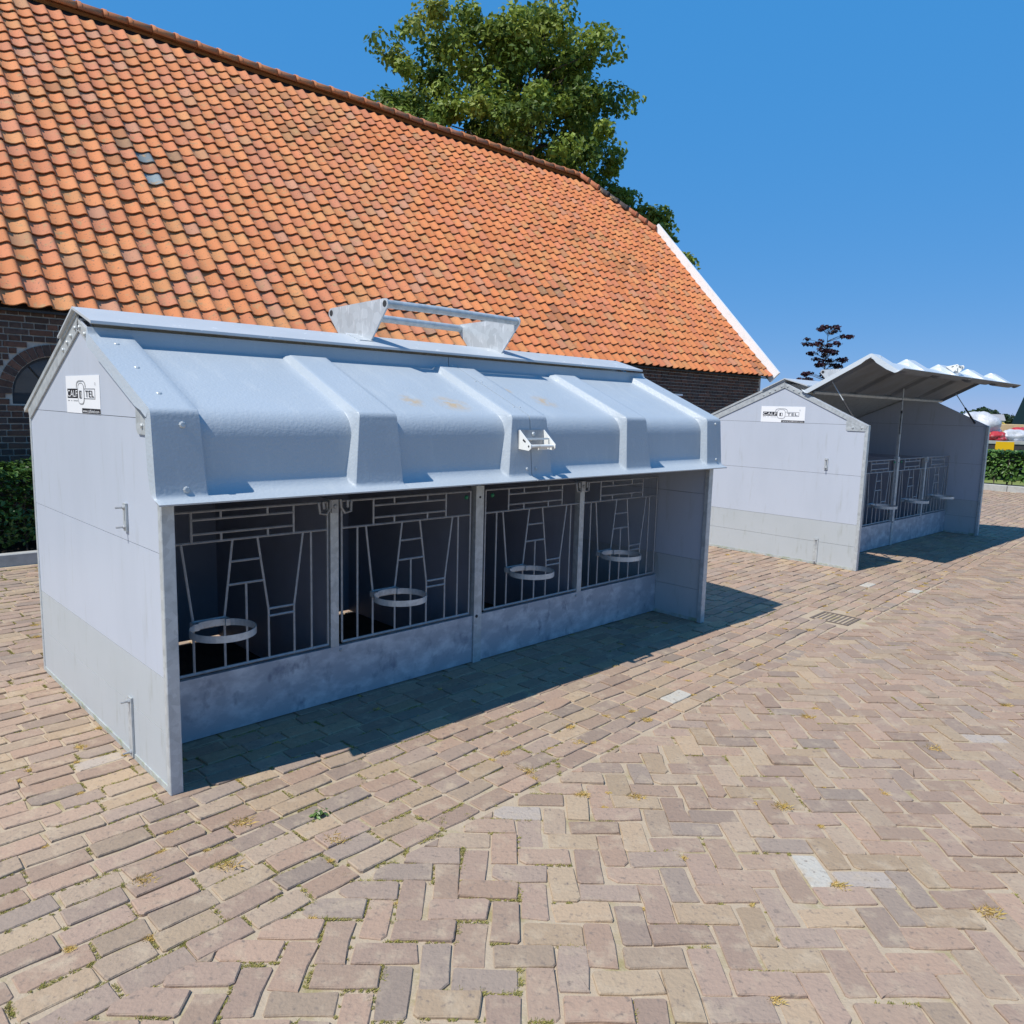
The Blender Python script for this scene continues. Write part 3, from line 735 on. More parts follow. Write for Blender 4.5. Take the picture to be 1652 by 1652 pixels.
    for z in (1.262,): hp(mb, 2.035, 0, z, .010)
    for z in (1.52, 1.26): hp(mb, 3.965, 0, z, .010)
    for s in (.25, .60): hp(mb, 3.97, s, None, .006)
    mb.build('bolt', M['galv'], hb)
    # latch in the middle of the fascia
    lt = empty('latch', (0, 0, 0)); lt.parent = ha
    T = Matrix.Translation((1.90 , -.034 - HY, 1.375 - HZ))
    mb = MB(); mb.m = T; mb.box(0, .20, -.010, -.002, 0, .105); mb.build('back_plate', M['rod'], lt)  # darker metal than the other plates: its shade is put into the colour
    cheek = [(-.010, 0), (-.085, -.006), (-.102, .008), (-.102, .026), (-.010, .105)]
    for x in (0, .195):
        mb = MB(); mb.m = T; mb.prism(cheek, 0, x, x + .006); mb.build('cheek', M['white_paint'], lt)
    mb = MB(); mb.m = T; mb.tube([(.006, -.085, .018), (.195, -.085, .018)], .009, 8); mb.build('pin', M['white_paint'], lt)
    mb = MB(); mb.m = T; mb.tube([(-.001, -.085, .018), (-.0006, -.085, .018)], .006, 8)
    mb.prism([(-.038, .048), (-.058, .036), (-.062, .044), (-.042, .058)], 0, -.001, -.0006); mb.build('slot', M['rubber'], lt)
    mb = MB(); mb.m = T; mb.box(.006, .195, -.055, -.048, .052, .062); mb.box(.06, .10, -.048, -.012, .050, .056); mb.box(.09, .16, -.075, -.070, -.004, .022); mb.build('striker', M['white_paint'], lt)
    mb = MB(); mb.m = T; hexbolt(mb, (.11, -.010, .082), (0, -1, 0), .013, .01); mb.build('bolt', M['galv'], lt)
    for h in (ha, hb): h.rotation_euler = (R(open_deg) * -1, 0, 0)
    if open_deg:
        def onhood(s, d):                                      # point under the open hood, s along the slope from the hinge
            v = Vector((0, -s * .91, -s * .4133 - d)); return Matrix.Rotation(-R(open_deg), 3, 'X') @ v + Vector((0, HY, HZ))
        for x, lo in ((.07, (.16, 1.555)), (2.04, (YK, 1.40)), (3.93, (.16, 1.555))):
            a = onhood(.26, .03); st = MB(); p0 = Vector((x, lo[0], lo[1])); p1 = Vector((x, a.y, a.z)); mid = p0.lerp(p1, .52)
            st.tube([p0, mid], .012, 8); s_ = st.build('gas_strut', M['rubber'], root, True, 60)
            st = MB(); st.tube([mid, p1], .006, 8); st.build('piston_rod', M['galv'], s_, True, 60)
        # cross rail and frames under the hood
        for x0, x1, h in ((.05, 1.99, ha), (2.01, 3.95, hb)):
            mb = MB(); mb.box(x0, x1, -.055, -.025, -.075, -.055); mb.build('hood_rail', M['galv'], h)
    return root
hutch1 = make_hutch(H1, 'closed pale blue calf hutch with hood shut, standing nearest', 0, M['hood'], 'calf hutches on the yard')
hutch2 = make_hutch(H2, 'calf hutch farther back with its front hood propped open', 52.5, M['hood_plain'], 'calf hutches on the yard')

# ------------------------------------------------------------------ barn
BO = (7.0, 9.297, 0.0)                                        # barn-frame point of the barn's origin
barn = empty('barn', BARN.w(BO), BARN.a); tag(barn, 'old brick barn with a steep orange clay tile roof', 'barn')
bl = lambda x, y, z: (x - BO[0], y - BO[1], z)
EY, EZ, TH = 9.147, 2.457, R(46.43)
RY = 13.90; TR = (RY - EY) / math.cos(TH); RZ = EZ + TR * math.sin(TH)
X0, X1 = -4.0, 16.711; XR = 14.93; HSY = 12.774; THS = (HSY - EY) / math.cos(TH)
WY = 9.297
def roofpt(x, t, n):                                          # along, up the slope, off the slope -> barn local
    sag = .028 * math.sin(x * .55 + 1.0) * math.sin(t * .48) + .012 * math.sin(x * 1.7 + t * .9)
    n = n + sag
    return bl(x, EY + t * math.cos(TH) - n * math.sin(TH), EZ + t * math.sin(TH) + n * math.cos(TH))
# wall: mortar slab + bricks
AX, AZ, AR = 2.01, 1.60, .40                                   # arched window
root_wall = empty('front_wall', (0, 0, 0)); root_wall.parent = barn
outl = [(X0, 0), (X1 - .25, 0), (X1 - .25, EZ + .10), (X0, EZ + .10)]
mb = MB()
def wslab(x0, x1, z0, z1):
    a = bl(x0, WY + .012, z0); b = bl(x1, WY + .30, z1); mb.box(a[0], b[0], a[1], b[1], a[2], b[2])
wslab(X0, AX - AR, 0, EZ + .12); wslab(AX + AR, X1 - .2, 0, EZ + .12); wslab(AX - AR, AX + AR, 0, AZ - .10)
arcp = [(AX + AR * math.cos(t), AZ + AR * math.sin(t)) for t in np.linspace(0, math.pi, 19)]
poly = [(p[0] - BO[0], p[1]) for p in arcp] + [(AX - AR - BO[0], EZ + .12), (AX + AR - BO[0], EZ + .12)]
mb.prism(poly, 1, .012, .30)
mb.build('mortar', M['mortar'], root_wall)
wall_pal = [(.105, .062, .050), (.125, .070, .052), (.085, .058, .05), (.15, .078, .055), (.095, .066, .056)]
CH, BLn = .0648, .222
sb, sv = [], []
course = 0; z = .0
while z < EZ + .05:
    x = X0 + (0 if course % 2 == 0 else .056 if course % 4 == 1 else .17)
    while x < X1 - .35:
        ln = (BLn if course % 2 == 0 else BLn / 2) - .011 + rnd.gauss(0, .002)
        cx, cz = x + ln / 2, z + CH / 2
        x += ln + .011
        d = math.hypot(max(abs(cx - AX) - ln / 2, 0), cz - AZ)
        def clear(c_, l_):
            dd = math.hypot(max(abs(c_ - AX) - l_ / 2, 0), max(cz - CH / 2 + .004 - AZ, 0))
            if cz < AZ - .10: return True
            return dd > AR + .128 if cz > AZ - .01 else abs(c_ - AX) > AR + .012 + l_ / 2
        if clear(cx, ln): sb.append((cx, cz, ln)); continue
        pieces = 4 if ln > .15 else 3; pl = ln / pieces; ok = [clear(cx - ln / 2 + (q + .5) * pl, pl) for q in range(pieces)]
        run = [q for q in range(pieces) if ok[q]]
        if run and run == list(range(run[0], run[-1] + 1)): sb.append((cx - ln / 2 + (run[0] + run[-1] + 1) / 2 * pl, cz, pl * len(run)))
    z += CH; course += 1
pts = np.array([BARN.w((c[0], WY, c[1])) for c in sb]); ppx, ppy, ppz = project(pts)
cand = sorted([i for i in range(len(sb)) if 0 <= ppx[i] < 110 and 490 < ppy[i] < 760], key=lambda i: ppz[i])
cand += [i for i in range(len(sb)) if 1035 < ppx[i] < 1250 and 595 < ppy[i] < 672 and i not in cand]
cand = set(cand[:290])
V, Fq, Cc = [], [], []
def brick_geo(cx, cz, ln):
    hl, hz = ln / 2, CH / 2 - .0052; d = .006 + rnd.gauss(0, .0015); e = .003
    vv = [(-hl, .02, -hz), (hl, .02, -hz), (hl, .02, hz), (-hl, .02, hz), (-hl + e, -d, -hz + e), (hl - e, -d, -hz + e), (hl - e, -d, hz - e), (-hl + e, -d, hz - e)]
    vv = [(p[0] + rnd.gauss(0, .001), p[1], p[2] + rnd.gauss(0, .001)) for p in vv]
    return vv, [(4, 5, 6, 7), (0, 1, 5, 4), (1, 2, 6, 5), (2, 3, 7, 6), (3, 0, 4, 7)]
for i, (cx, cz, ln) in enumerate(sb):
    vv, ff = brick_geo(cx, cz, ln); c = np.array(rnd.choice(wall_pal)) * rnd.uniform(.8, 1.2); o3 = bl(cx, WY, cz)
    if i in cand:
        o = mesh_obj('brick', vv, ff, M['wall_brick'], root_wall, False, [c] * 8); o.location = o3
    else:
        b = len(V); V += [(p[0] + o3[0], p[1] + o3[1], p[2] + o3[2]) for p in vv]; Fq += [tuple(b + t for t in f) for f in ff]; Cc += [c] * 8
o = np_obj('brickwork', V, Fq, M['wall_brick'], root_wall, np.array(Cc)); o['kind'] = 'stuff'
# arch bricks
na = 21
for k in range(na):
    t = math.pi * (k + .5) / na; w = (AR + .06) * math.pi / na / 2 - .005; c, s = math.cos(t), math.sin(t)
    def ap(r, a_, d): return (r * c - a_ * s, d, r * s + a_ * c)
    r0, r1 = AR + .005, AR + .122; k0 = w * (AR / (AR + .06)); k1 = w * ((AR + .12) / (AR + .06))
    vv = [ap(r0, -k0, .02), ap(r1, -k1, .02), ap(r1, k1, .02), ap(r0, k0, .02), ap(r0, -k0, -.006), ap(r1, -k1, -.006), ap(r1, k1, -.006), ap(r0, k0, -.006)]
    col = np.array(rnd.choice(wall_pal)) * rnd.uniform(.85, 1.2)
    o = mesh_obj('arch_brick', vv, [(7, 6, 5, 4), (4, 5, 1, 0), (5, 6, 2, 1), (6, 7, 3, 2), (7, 4, 0, 3)], M['wall_brick'], root_wall, False, [col] * 8); o.location = bl(AX, WY, AZ)
# arched stable window
win = empty('window', bl(AX, WY + .09, AZ)); win.parent = barn
mb = MB(); ring_o = [(AR * math.cos(t), AR * math.sin(t)) for t in np.linspace(0, math.pi, 25)]; ring_i = [((AR - .03) * math.cos(t), (AR - .03) * math.sin(t)) for t in np.linspace(0, math.pi, 25)]
for i in range(24): mb.prism([ring_o[i], ring_o[i + 1], ring_i[i + 1], ring_i[i]], 1, -.02, .03)
mb.box(-AR, AR, -.03, .03, -.10, -.012); mb.box(-AR, AR, -.018, .028, -.012, .016)
mb.build('frame', M['black_iron'], win)
mb = MB()
mb.tube([(0.0 + .185 * math.cos(t), -.005, .185 * math.sin(t)) for t in np.linspace(0, math.pi, 15)], .009, 6)
for t in (R(52), R(90), R(128)): mb.tube([(.185 * math.cos(t), -.005, .185 * math.sin(t)), ((AR - .02) * math.cos(t), -.005, (AR - .02) * math.sin(t))], .009, 6)
mb.build('glazing_bar', M['black_iron'], win)
mb = MB(); mb.prism([(p[0] * .99, p[1] * .99) for p in ring_o], 1, .004, .010); mb.build('pane', M['glass'], win)
# iron wall anchor at the left of the view, white vent plate far right
mb = MB(); a = bl(1.335, WY, 2.05); mb.box(a[0] - .022, a[0] + .022, -.035, -.007, 1.88, 2.40, ch=.006); mb.build('wall_anchor', M['black_iron'], barn)
mb = MB(); a = bl(13.22, WY, 1.95); mb.box(a[0] - .15, a[0] + .15, -.025, -.004, 1.935, 1.972); mb.build('vent_plate', M['white_wood'], barn)
# gable walls, rear wall and roof deck
mb = MB()
half = RY - WY
for xx in (X1 - .22, X0):
    a = bl(xx, WY, 0)[0]
    mb.prism([(.301, 0), (2 * half, 0), (2 * half, EZ + .1), (RY - BO[1] + (RY - HSY), 6.15), (HSY - BO[1], 6.15), (.301, EZ + .1)], 0, a - .2, a)
mb.box(bl(X0, 0, 0)[0], bl(X1 - .42, 0, 0)[0], 2 * half - .2, 2 * half - .001, 0, EZ)
mb.c = [(.09, .06, .052)] * len(mb.v); mb.build('gable_wall', M['wall_brick'], barn)
deck = MB()
def dp(x, t): return roofpt(x, t, -.05)
nx, nt_ = 40, 14
vv, ff = [], []
for i in range(nx + 1):
    x = X0 + (X1 - .02 - X0) * i / nx
    tm = TR if x <= XR else TR - (x - XR) / (X1 - XR) * (TR - THS)
    for j in range(nt_ + 1): vv.append(dp(x, .06 + (tm - .06) * j / nt_))
for i in range(nx):
    for j in range(nt_): k = i * (nt_ + 1) + j; ff.append((k, k + nt_ + 1, k + nt_ + 2, k + 1))
deck.add(vv, ff); deck.build('roof_deck', M['rubber'], barn)
mb = MB()
back = [bl(X0, RY, RZ), bl(XR, RY, RZ), bl(X1, RY + (RY - HSY), 6.27), bl(X1, 2 * RY - EY, EZ), bl(X0, 2 * RY - EY, EZ)]
mb.add(back, [(0, 1, 2, 3, 4)], (.42, .17, .08)); mb.add([bl(XR, RY, RZ), bl(X1, HSY, 6.27), bl(X1, RY + (RY - HSY), 6.27)], [(0, 1, 2)], (.42, .17, .08))
mb.build('rear_roof', M['tile'], barn)
# pantiles
TW, TG, TL = .2195, .2352, .30
prof_u = np.array([0, .10, .22, .36, .50, .62, .74, .84, .92, 1.0, 1.06]); prof_h = np.array([.020, .010, .003, .0, .005, .016, .034, .047, .050, .041, .024])
def tile_geo(lift):
    vv, ff = [], []; m = len(prof_u)
    for t, n0 in ((0, .026 + lift), (TL, .026 + lift - .026 * TL / TG)):
        for u, h in zip(prof_u, prof_h): vv.append((u * TW, t, h + n0))
    for u, h in zip(prof_u, prof_h): vv.append((u * TW, 0, h + .026 + lift))
    for u, h in zip(prof_u, prof_h): vv.append((u * TW, .002, h + .026 + lift - .014))
    vv += [(prof_u[-1] * TW, TL, prof_h[-1] - .02), (prof_u[-1] * TW, 0, prof_h[-1] + .012 + lift)]
    for k in range(m - 1): ff.append((k, k + 1, m + k + 1, m + k)); ff.append((3 * m + k, 3 * m + k + 1, 2 * m + k + 1, 2 * m + k))
    ff.append((4 * m + 1, 4 * m, 2 * m - 1, m - 1)); return np.array(vv), ff
TPAL = [((.58, .205, .078), 6), ((.61, .235, .092), 5), ((.56, .195, .092), 4), ((.52, .20, .115), 2.6), ((.58, .265, .105), 3), ((.47, .245, .16), 1.0), ((.47, .175, .095), 1.4), ((.42, .235, .125), .9)]
tw_ = np.array([w for _, w in TPAL]); tw_ = tw_ / tw_.sum()
tiles = []
ncol = int((X1 - .03 - X0) / TW); xoff = X1 - .03 - ncol * TW
for i in range(ncol):
    x = xoff + i * TW
    for j in range(28):
        t = j * TG + rnd.gauss(0, .006)
        tm = TR - .03 if x + TW * .6 <= XR else TR - (x + TW * .6 - XR) / (X1 - XR) * (TR - THS)
        if t > tm - .08: continue
        tiles.append((x, t))
TP = np.array([BARN.w((x + TW / 2, EY + (t + .1) * math.cos(TH), EZ + (t + .1) * math.sin(TH))) for x, t in tiles]); tx_, ty_, tz_ = project(TP)
def roof_hidden(i):                                           # behind the near hutch
    return tx_[i] > 125 and ty_[i] > 495 + (tx_[i] - 130) * .1
order = sorted([i for i in range(len(tiles)) if -8 < tx_[i] < 1652 and 200 < ty_[i] < 620 and not roof_hidden(i)], key=lambda i: tz_[i])
tsingle = set(order[:298])
# two grey glazed tiles
grey = []
for gx, gy in ((230, 262), (250, 298)): grey.append(int(np.argmin((tx_ - gx) ** 2 + (ty_ - gy) ** 2)))
V, Fq, Cc = [], [], []
roof = empty('front_roof', (0, 0, 0)); roof.parent = barn
for i, (x, t) in enumerate(tiles):
    lift = max(0, rnd.gauss(.002, .0035)) + (.008 if rnd.random() < .03 else 0)
    g, ff = tile_geo(lift); yaw = rnd.gauss(0, .018); ox = rnd.gauss(0, .003)
    g = g.copy(); gx = g[:, 0] - TW / 2; gt = g[:, 1]
    g[:, 0] = gx * math.cos(yaw) - gt * math.sin(yaw) * .6 + TW / 2 + ox; g[:, 1] = gt + gx * math.sin(yaw)
    w = [roofpt(x + q[0], t + q[1], q[2]) for q in g]
    c = (np.array(TPAL[nrs.choice(len(TPAL), p=tw_)][0]) * .68 + np.array((.57, .215, .09)) * .32) * nrs.uniform(.90, 1.09)
    patch = math.sin(x * .9 + 2) * math.sin(t * 1.1 + x * .3)
    if x > 8: c = c * np.array((1.02, .93, .86))
    if patch > .6 and nrs.rand() < .35: c = c * np.array((.72, .82, .9))
    if i in grey: c = np.array((.16, .19, .20)) * (1.5 if i == grey[1] else 1)
    if i in tsingle:
        p0 = w[0]; o = mesh_obj('roof_tile', [(q[0] - p0[0], q[1] - p0[1], q[2] - p0[2]) for q in w], ff, M['tile'], roof, True, [c] * len(w), 40); o.location = p0
    else:
        b = len(V); V += w; Fq += [tuple(b + q for q in f) for f in ff]; Cc += [c] * len(w)
o = np_obj('tile_field', V, Fq, M['tile'], roof, np.array(Cc), True); o['kind'] = 'stuff'; o.data.set_sharp_from_angle(angle=R(40))
# ridge and hip tiles
def half_round(p0, p1, upv, col, r=.115):
    p0, p1 = Vector(p0), Vector(p1); d = (p1 - p0).normalized(); upv = Vector(upv); upv = (upv - d * upv.dot(d)).normalized(); sd_ = d.cross(upv)
    vv, ff = [], []; L_ = (p1 - p0).length
    for s, rr in ((0, r * 1.10), (.055, r * 1.10), (.06, r), (L_ + .03, r * .95)):
        for k in range(9):
            a = math.pi * (k / 8 * 1.1 - .05); vv.append(tuple(d * s + sd_ * math.cos(a) * rr + upv * math.sin(a) * rr))
    for s in range(3):
        for k in range(8): ff.append((s * 9 + k, s * 9 + k + 1, s * 9 + 10 + k, s * 9 + 9 + k))
    o = mesh_obj('ridge_tile', vv, ff, M['tile'], barn, True, [col] * len(vv), 40); o.location = p0
    md = o.modifiers.new('thick', 'SOLIDIFY'); md.thickness = .014
    return o
x = X0 - .02; k = 0
while x < XR - .1:
    a = roofpt(x, TR, 0); b = roofpt(min(x + .36, XR + .02), TR, 0)
    c = np.array(rnd.choice(((.50, .18, .075), (.54, .20, .08), (.44, .17, .085)))) * rnd.uniform(.9, 1.1)
    half_round((a[0], a[1], a[2] + .0), (b[0], b[1], b[2] + .0), (0, 0, 1), c); x += .36
rp, hp_ = Vector(bl(XR, RY, RZ + .01)), Vector(bl(X1, HSY, 6.28)); nh = 8
hcol = [(.46, .15, .07), (.46, .15, .07), (.07, .055, .052), (.06, .05, .05), (.075, .055, .052), (.42, .13, .065), (.44, .14, .07), (.42, .14, .07)]
for k in range(nh):
    half_round(rp.lerp(hp_, (k + 1) / nh), rp.lerp(hp_, k / nh), (.35, -.35, .9), np.array(hcol[k]))
# white verge board
mb = MB(); vb = []
for t in (-.05, THS + .03):
    for n in (-.10, .21):
        for xx in (X1 - .012, X1 + .045): vb.append(bl(xx, EY + t * math.cos(TH) - n * math.sin(TH), EZ + t * math.sin(TH) + n * math.cos(TH)))
mb.add(vb, [(0, 1, 3, 2), (6, 7, 5, 4), (2, 3, 7, 6), (4, 5, 1, 0), (1, 5, 7, 3), (4, 0, 2, 6)]); mb.build('verge_board', M['white_wood'], barn)
mb = MB(); p = bl(X0, EY + .04, EZ - .03); q = bl(X1 - .05, EY + .12, EZ + .03); mb.box(p[0], q[0], p[1] + .02, q[1], p[2] + .005, p[2] + .03); mb.build('eaves_board', M['black_iron'], barn)

# ------------------------------------------------------------------ vegetation
def clumps(centres, radii, per, size, cols, flat=1.0, up=.5, stretch=1.5):
    P, N, C = [], [], []
    for c, r in zip(centres, radii):
        n = int(per * nrs.uniform(.7, 1.3)); d = nrs.normal(size=(n, 3)); d /= np.linalg.norm(d, axis=1, keepdims=True)
        rr = r * nrs.uniform(.25, 1, (n, 1)) ** .6; p = d * rr; p[:, 2] *= flat
        P.append(p + c); nn = d * .8 + nrs.normal(size=(n, 3)) * .6; nn[:, 2] += up; N.append(nn)
        col = np.array(cols[nrs.randint(len(cols))]) * nrs.uniform(.85, 1.15)
        C.append(col * nrs.uniform(.75, 1.25, (n, 1)))
    return leaf_quads(np.concatenate(P), np.concatenate(N), size, np.concatenate(C), stretch)
def limb_tree(root, base, height, r0, crown_c, crown_r, nclump, per, leaf, cols, clump_r, m, seed):
    global nrs, rnd
    nrs = np.random.RandomState(seed); rnd = random.Random(seed)
    cc, cr = np.array(crown_c, float), np.array(crown_r, float)
    cen = []
    while len(cen) < nclump:
        d = nrs.normal(size=3); d /= np.linalg.norm(d); q = nrs.uniform(.35, 1) ** .55
        lump = 1 + .16 * math.sin(d[0] * 5 + seed) + .14 * math.sin(d[2] * 6 + d[1] * 4)
        cen.append(cc + d * cr * q * lump)
    cen = np.array(cen)
    lv = clumps(cen, nrs.uniform(.6, 1.25, nclump) * clump_r, per, leaf, cols, .75, .5)
    crown = np_obj('crown', lv[0], lv[1], m, root, lv[2])
    mb = MB(); top = Vector((cc[0], cc[1], cc[2] + cr[2] * .35)); b0 = Vector(base)
    pts = [b0.lerp(top, t) + Vector((rnd.gauss(0, .05), rnd.gauss(0, .05), 0)) * (t > 0) for t in np.linspace(0, 1, 8)]
    mb.tube(pts, [r0 * (1 - .85 * t) for t in np.linspace(0, 1, 8)], 9)
    for k in range(0, nclump, max(1, nclump // 46)):
        e = Vector(cen[k]); t = rnd.uniform(.35, .95); s = b0.lerp(top, t); mid = s.lerp(e, .5) + Vector((0, 0, .12 * (e - s).length))
        rr = r0 * .30 * (1 - .6 * t); mb.tube([s, mid, e], [rr, rr * .6, rr * .2], 5)
    mb.build('trunk', M['bark'], root, True, 60)
GREEN = [(.19, .25, .04), (.14, .20, .034), (.23, .29, .05), (.10, .155, .028), (.28, .32, .06)]
t1 = empty('broadleaf_tree', (-.6, 26.0, 0)); tag(t1, 'large green broadleaf tree rising behind the barn roof', 'tree')
limb_tree(t1, (0, 0, 0), 14, .35, (0, 0, 9.9), (3.9, 3.2, 4.5), 360, 165, .118, GREEN, .60, M['leaf'], 5)
t2 = empty('broadleaf_tree', (3.9, 27.0, 0)); tag(t2, 'lower green tree spilling past the right end of the barn ridge', 'tree')
limb_tree(t2, (0, 0, 0), 8, .20, (-.3, 0, 6.6), (2.1, 2.0, 2.2), 95, 150, .118, GREEN, .50, M['leaf'], 9)
# copper-leaved young tree
rt = empty('copper_tree', (7.17, 18.0, 0)); tag(rt, 'slender young tree with dark red leaves behind the open hutch', 'tree')
nrs = np.random.RandomState(3); rnd = random.Random(3)
cen, rad = [], []
for z, xs in ((3.62, (-.20, -.08, .04, .15, .28)), (3.50, (.36, .46)), (3.28, (-.36, -.50, -.22, -.08, .05, .18)), (3.10, (-.15, 0, .08)), (3.02, (-.24, .02, .1)), (2.92, (-.1, .14, .26, .38)), (2.8, (-.2, .02, .2, .36)), (2.62, (-.44, -.3, -.15, 0, .2)), (2.5, (-.6, -.35, .1, .3)), (2.3, (-.4, -.2, .1, .3)), (2.1, (-.4, 0, .4)), (1.9, (-.3, .1, .4))):
    for x in xs: cen.append((x + nrs.normal() * .02, nrs.normal() * .12, z - abs(x) * .12 + nrs.normal() * .02)); rad.append(.085)
cen += [(c[0] + nrs.normal() * .06, c[1] + nrs.normal() * .08, c[2] + nrs.normal() * .035) for c in list(cen)]; rad = [.10] * len(cen)
lv = clumps(np.array(cen), rad, 26, .05, [(.030, .010, .018), (.020, .008, .015), (.04, .012, .018)], .45, .6)
np_obj('crown', lv[0], lv[1], M['leaf_red'], rt, lv[2])
mb = MB(); mb.tube([(0, 0, 0), (.02, 0, 1.2), (0, 0, 2.4), (.01, 0, 3.66)], [.035, .026, .014, .004], 7)
for c in cen: mb.tube([(0.01, 0, c[2] - .12), (c[0] * .6, c[1] * .6, c[2] - .02), c], [.006, .004, .002], 4)
mb.build('trunk', M['bark'], rt, True, 60)
def hedge(name, label, F, x0, x1, y0, y1, z0, z1, nleaf, size, cols, seed, stems, group=None):
    global nrs, rnd
    nrs = np.random.RandomState(seed); rnd = random.Random(seed)
    root = empty(name, F.w(((x0 + x1) / 2, (y0 + y1) / 2, .05)), F.a); tag(root, label, 'hedge', group)
    hx, hy = (x1 - x0) / 2, (y1 - y0) / 2
    p = nrs.uniform(-1, 1, (nleaf, 3)); ax = nrs.randint(0, 3, nleaf)
    for k in (0, 1, 2):
        s = (ax == k) & (nrs.rand(nleaf) < .75); p[s, k] = np.sign(p[s, k]) * (1 - abs(nrs.normal(size=s.sum())) * .14)
    p[:, 2] = np.where((ax == 2), abs(p[:, 2]), p[:, 2])
    bumpv = .10 * np.sin(p[:, 0] * hx * 5 + seed) + .08 * np.sin(p[:, 0] * hx * 11 + p[:, 1] * 3) + .06 * np.sin(p[:, 2] * 6 + p[:, 0] * hx * 7)
    P = np.stack([p[:, 0] * hx, p[:, 1] * hy * (1 + bumpv), z0 + (p[:, 2] + 1) / 2 * (z1 - z0) * (1 + bumpv * .7)], 1)
    N = p.copy(); N[:, 2] += .9; N += nrs.normal(size=N.shape) * .5
    C = np.array([cols[i] for i in nrs.randint(len(cols), size=nleaf)]) * nrs.uniform(.75, 1.25, (nleaf, 1))
    lv = leaf_quads(P, N, size, C, 1.9); np_obj('foliage', lv[0], lv[1], M['leaf_gloss'], root, lv[2])
    mb = MB()
    for k in range(stems):
        x = -hx + (k + .5) * 2 * hx / stems + rnd.gauss(0, .04); y = rnd.uniform(-.5, .5) * hy
        mb.tube([(x, y, -.04), (x + rnd.gauss(0, .04), y, z1 * .4), (x + rnd.gauss(0, .08), y, z1 * .8)], [.012, .010, .004], 6)
        for q in range(3):
            d = rnd.random() * 6.28; mb.tube([(x, y, z1 * (.15 + .15 * q)), (x + .2 * math.cos(d), y + .12 * math.sin(d), z1 * (.4 + .15 * q))], [.007, .003], 5)
    mb.build('stem', M['bark'], root, True, 60)
LAUREL = [(.06, .13, .025), (.045, .10, .02), (.09, .17, .035), (.035, .075, .018)]
hedge('hedge', 'clipped green hedge below the barn wall, left of the near hutch', BARN, -1.8, 3.4, 8.52, 9.12,   .10, .92, 24000, .033, LAUREL, 21, 16, 'hedges around the yard')
hedge('hedge', 'leafy green hedge behind the kerb at the far right', BARN, KR + .25, KR + .95, -4, 9.5, .16, .86, 30000, .055, [(.075, .16, .03), (.05, .12, .022), (.10, .20, .04)], 22, 26, 'hedges around the yard')

# ------------------------------------------------------------------ background beyond the right hedge
def at(px, py, dist):                                         # a point of the place seen towards a photo direction, at a real distance
    a, b = px - 826, py - 826; u = a * math.cos(ROLL) + b * math.sin(ROLL); v = -a * math.sin(ROLL) + b * math.cos(ROLL)
    xc, yc = u / CAM_F, -v / CAM_F; y = math.cos(PITCH) + yc * math.sin(PITCH); z = -math.sin(PITCH) + yc * math.cos(PITCH)
    return Vector((xc / y * dist, dist, CAM_H + z / y * dist))
nrs = np.random.RandomState(31); rnd = random.Random(31)
c0 = at(1640, 711, 21.0)
tr = empty('cargo_trailer', (c0.x, c0.y, 0), R(-8)); tag(tr, 'dark flat trailer with a yellow marker plate behind the far hedge', 'trailer')
bz = c0.z
mb = MB(); mb.box(-2.4, 2.6, 0, 1.9, bz - .10, bz - .02, ch=.006); mb.build('bed', M['kerb'], tr)
mb = MB(); mb.box(-2.38, 2.58, .02, .06, bz - .30, bz - .105); mb.box(-2.38, 2.58, 1.84, 1.88, bz - .30, bz - .105); mb.build('side_rail', M['steel_dark'], tr)
mb = MB(); mb.box(-.52, -.05, -.004, .018, bz - .27, bz - .04); mb.build('marker_plate', M['yellow'], tr)
for x in (-.9, .9):
    for y in (.12, 1.6):
        mb = MB(); mb.tube([(x, y, .32), (x, y + .2, .32)], .32, 20); w = mb.build('wheel', M['rubber'], tr, True, 40)
        mb = MB(); mb.tube([(x, y - .004, .32), (x, y + .01, .32)], .17, 16); mb.build('rim', M['galv'], w, True, 40)
mb = MB(); mb.box(-1.1, 1.1, .8, .95, .28, .36); mb.box(-.3, .3, .3, 1.6, .36, bz - .31); mb.build('axle', M['steel_dark'], tr)
def lump(name, label, cat, c, r, m, seed, rotz=0, amp=.28):
    q = np.random.RandomState(seed); V, F = [], []; nu, nv = 30, 16
    ph = q.uniform(0, 6.28, 8)
    for j in range(nv + 1):
        f = math.pi * j / nv
        for i in range(nu):
            t = 2 * math.pi * i / nu; d = (math.sin(f) * math.cos(t), math.sin(f) * math.sin(t), math.cos(f))
            k = 1 + amp * (math.sin(3 * t + ph[0] + 2 * f) * .5 + math.sin(5 * t + ph[1] - 3 * f) * .35 + math.sin(7 * f + ph[2] + 2 * t) * .35 + abs(math.sin(9 * t + ph[3] + 5 * f)) * .5 + abs(math.sin(13 * f - 6 * t + ph[4])) * .4 - .4) * math.sin(f)
            z = max(d[2] * r[2] * k, -r[2] * .55); V.append((d[0] * r[0] * k, d[1] * r[1] * k, z + r[2] * .55))
    for j in range(nv):
        for i in range(nu): F.append((j * nu + i, j * nu + (i + 1) % nu, (j + 1) * nu + (i + 1) % nu, (j + 1) * nu + i))
    o = mesh_obj(name, V, F, m, None, True); o.location = c; o.rotation_euler = (0, 0, rotz); tag(o, label, cat); return o
T = lambda x, y, z: Vector((c0.x + x * math.cos(R(-8)) - y * math.sin(R(-8)), c0.y + x * math.sin(R(-8)) + y * math.cos(R(-8)), z))
lump('film_bundle', 'crumpled heap of white plastic film on the trailer', 'plastic film', T(-.70, .8, bz - .015), (.62, .5, .50), M['film'], 3)
lump('film_bundle', 'low white plastic bag beside the red sack on the trailer', 'plastic bag', T(.10, .40, bz - .015), (.36, .25, .20), M['film'], 5)
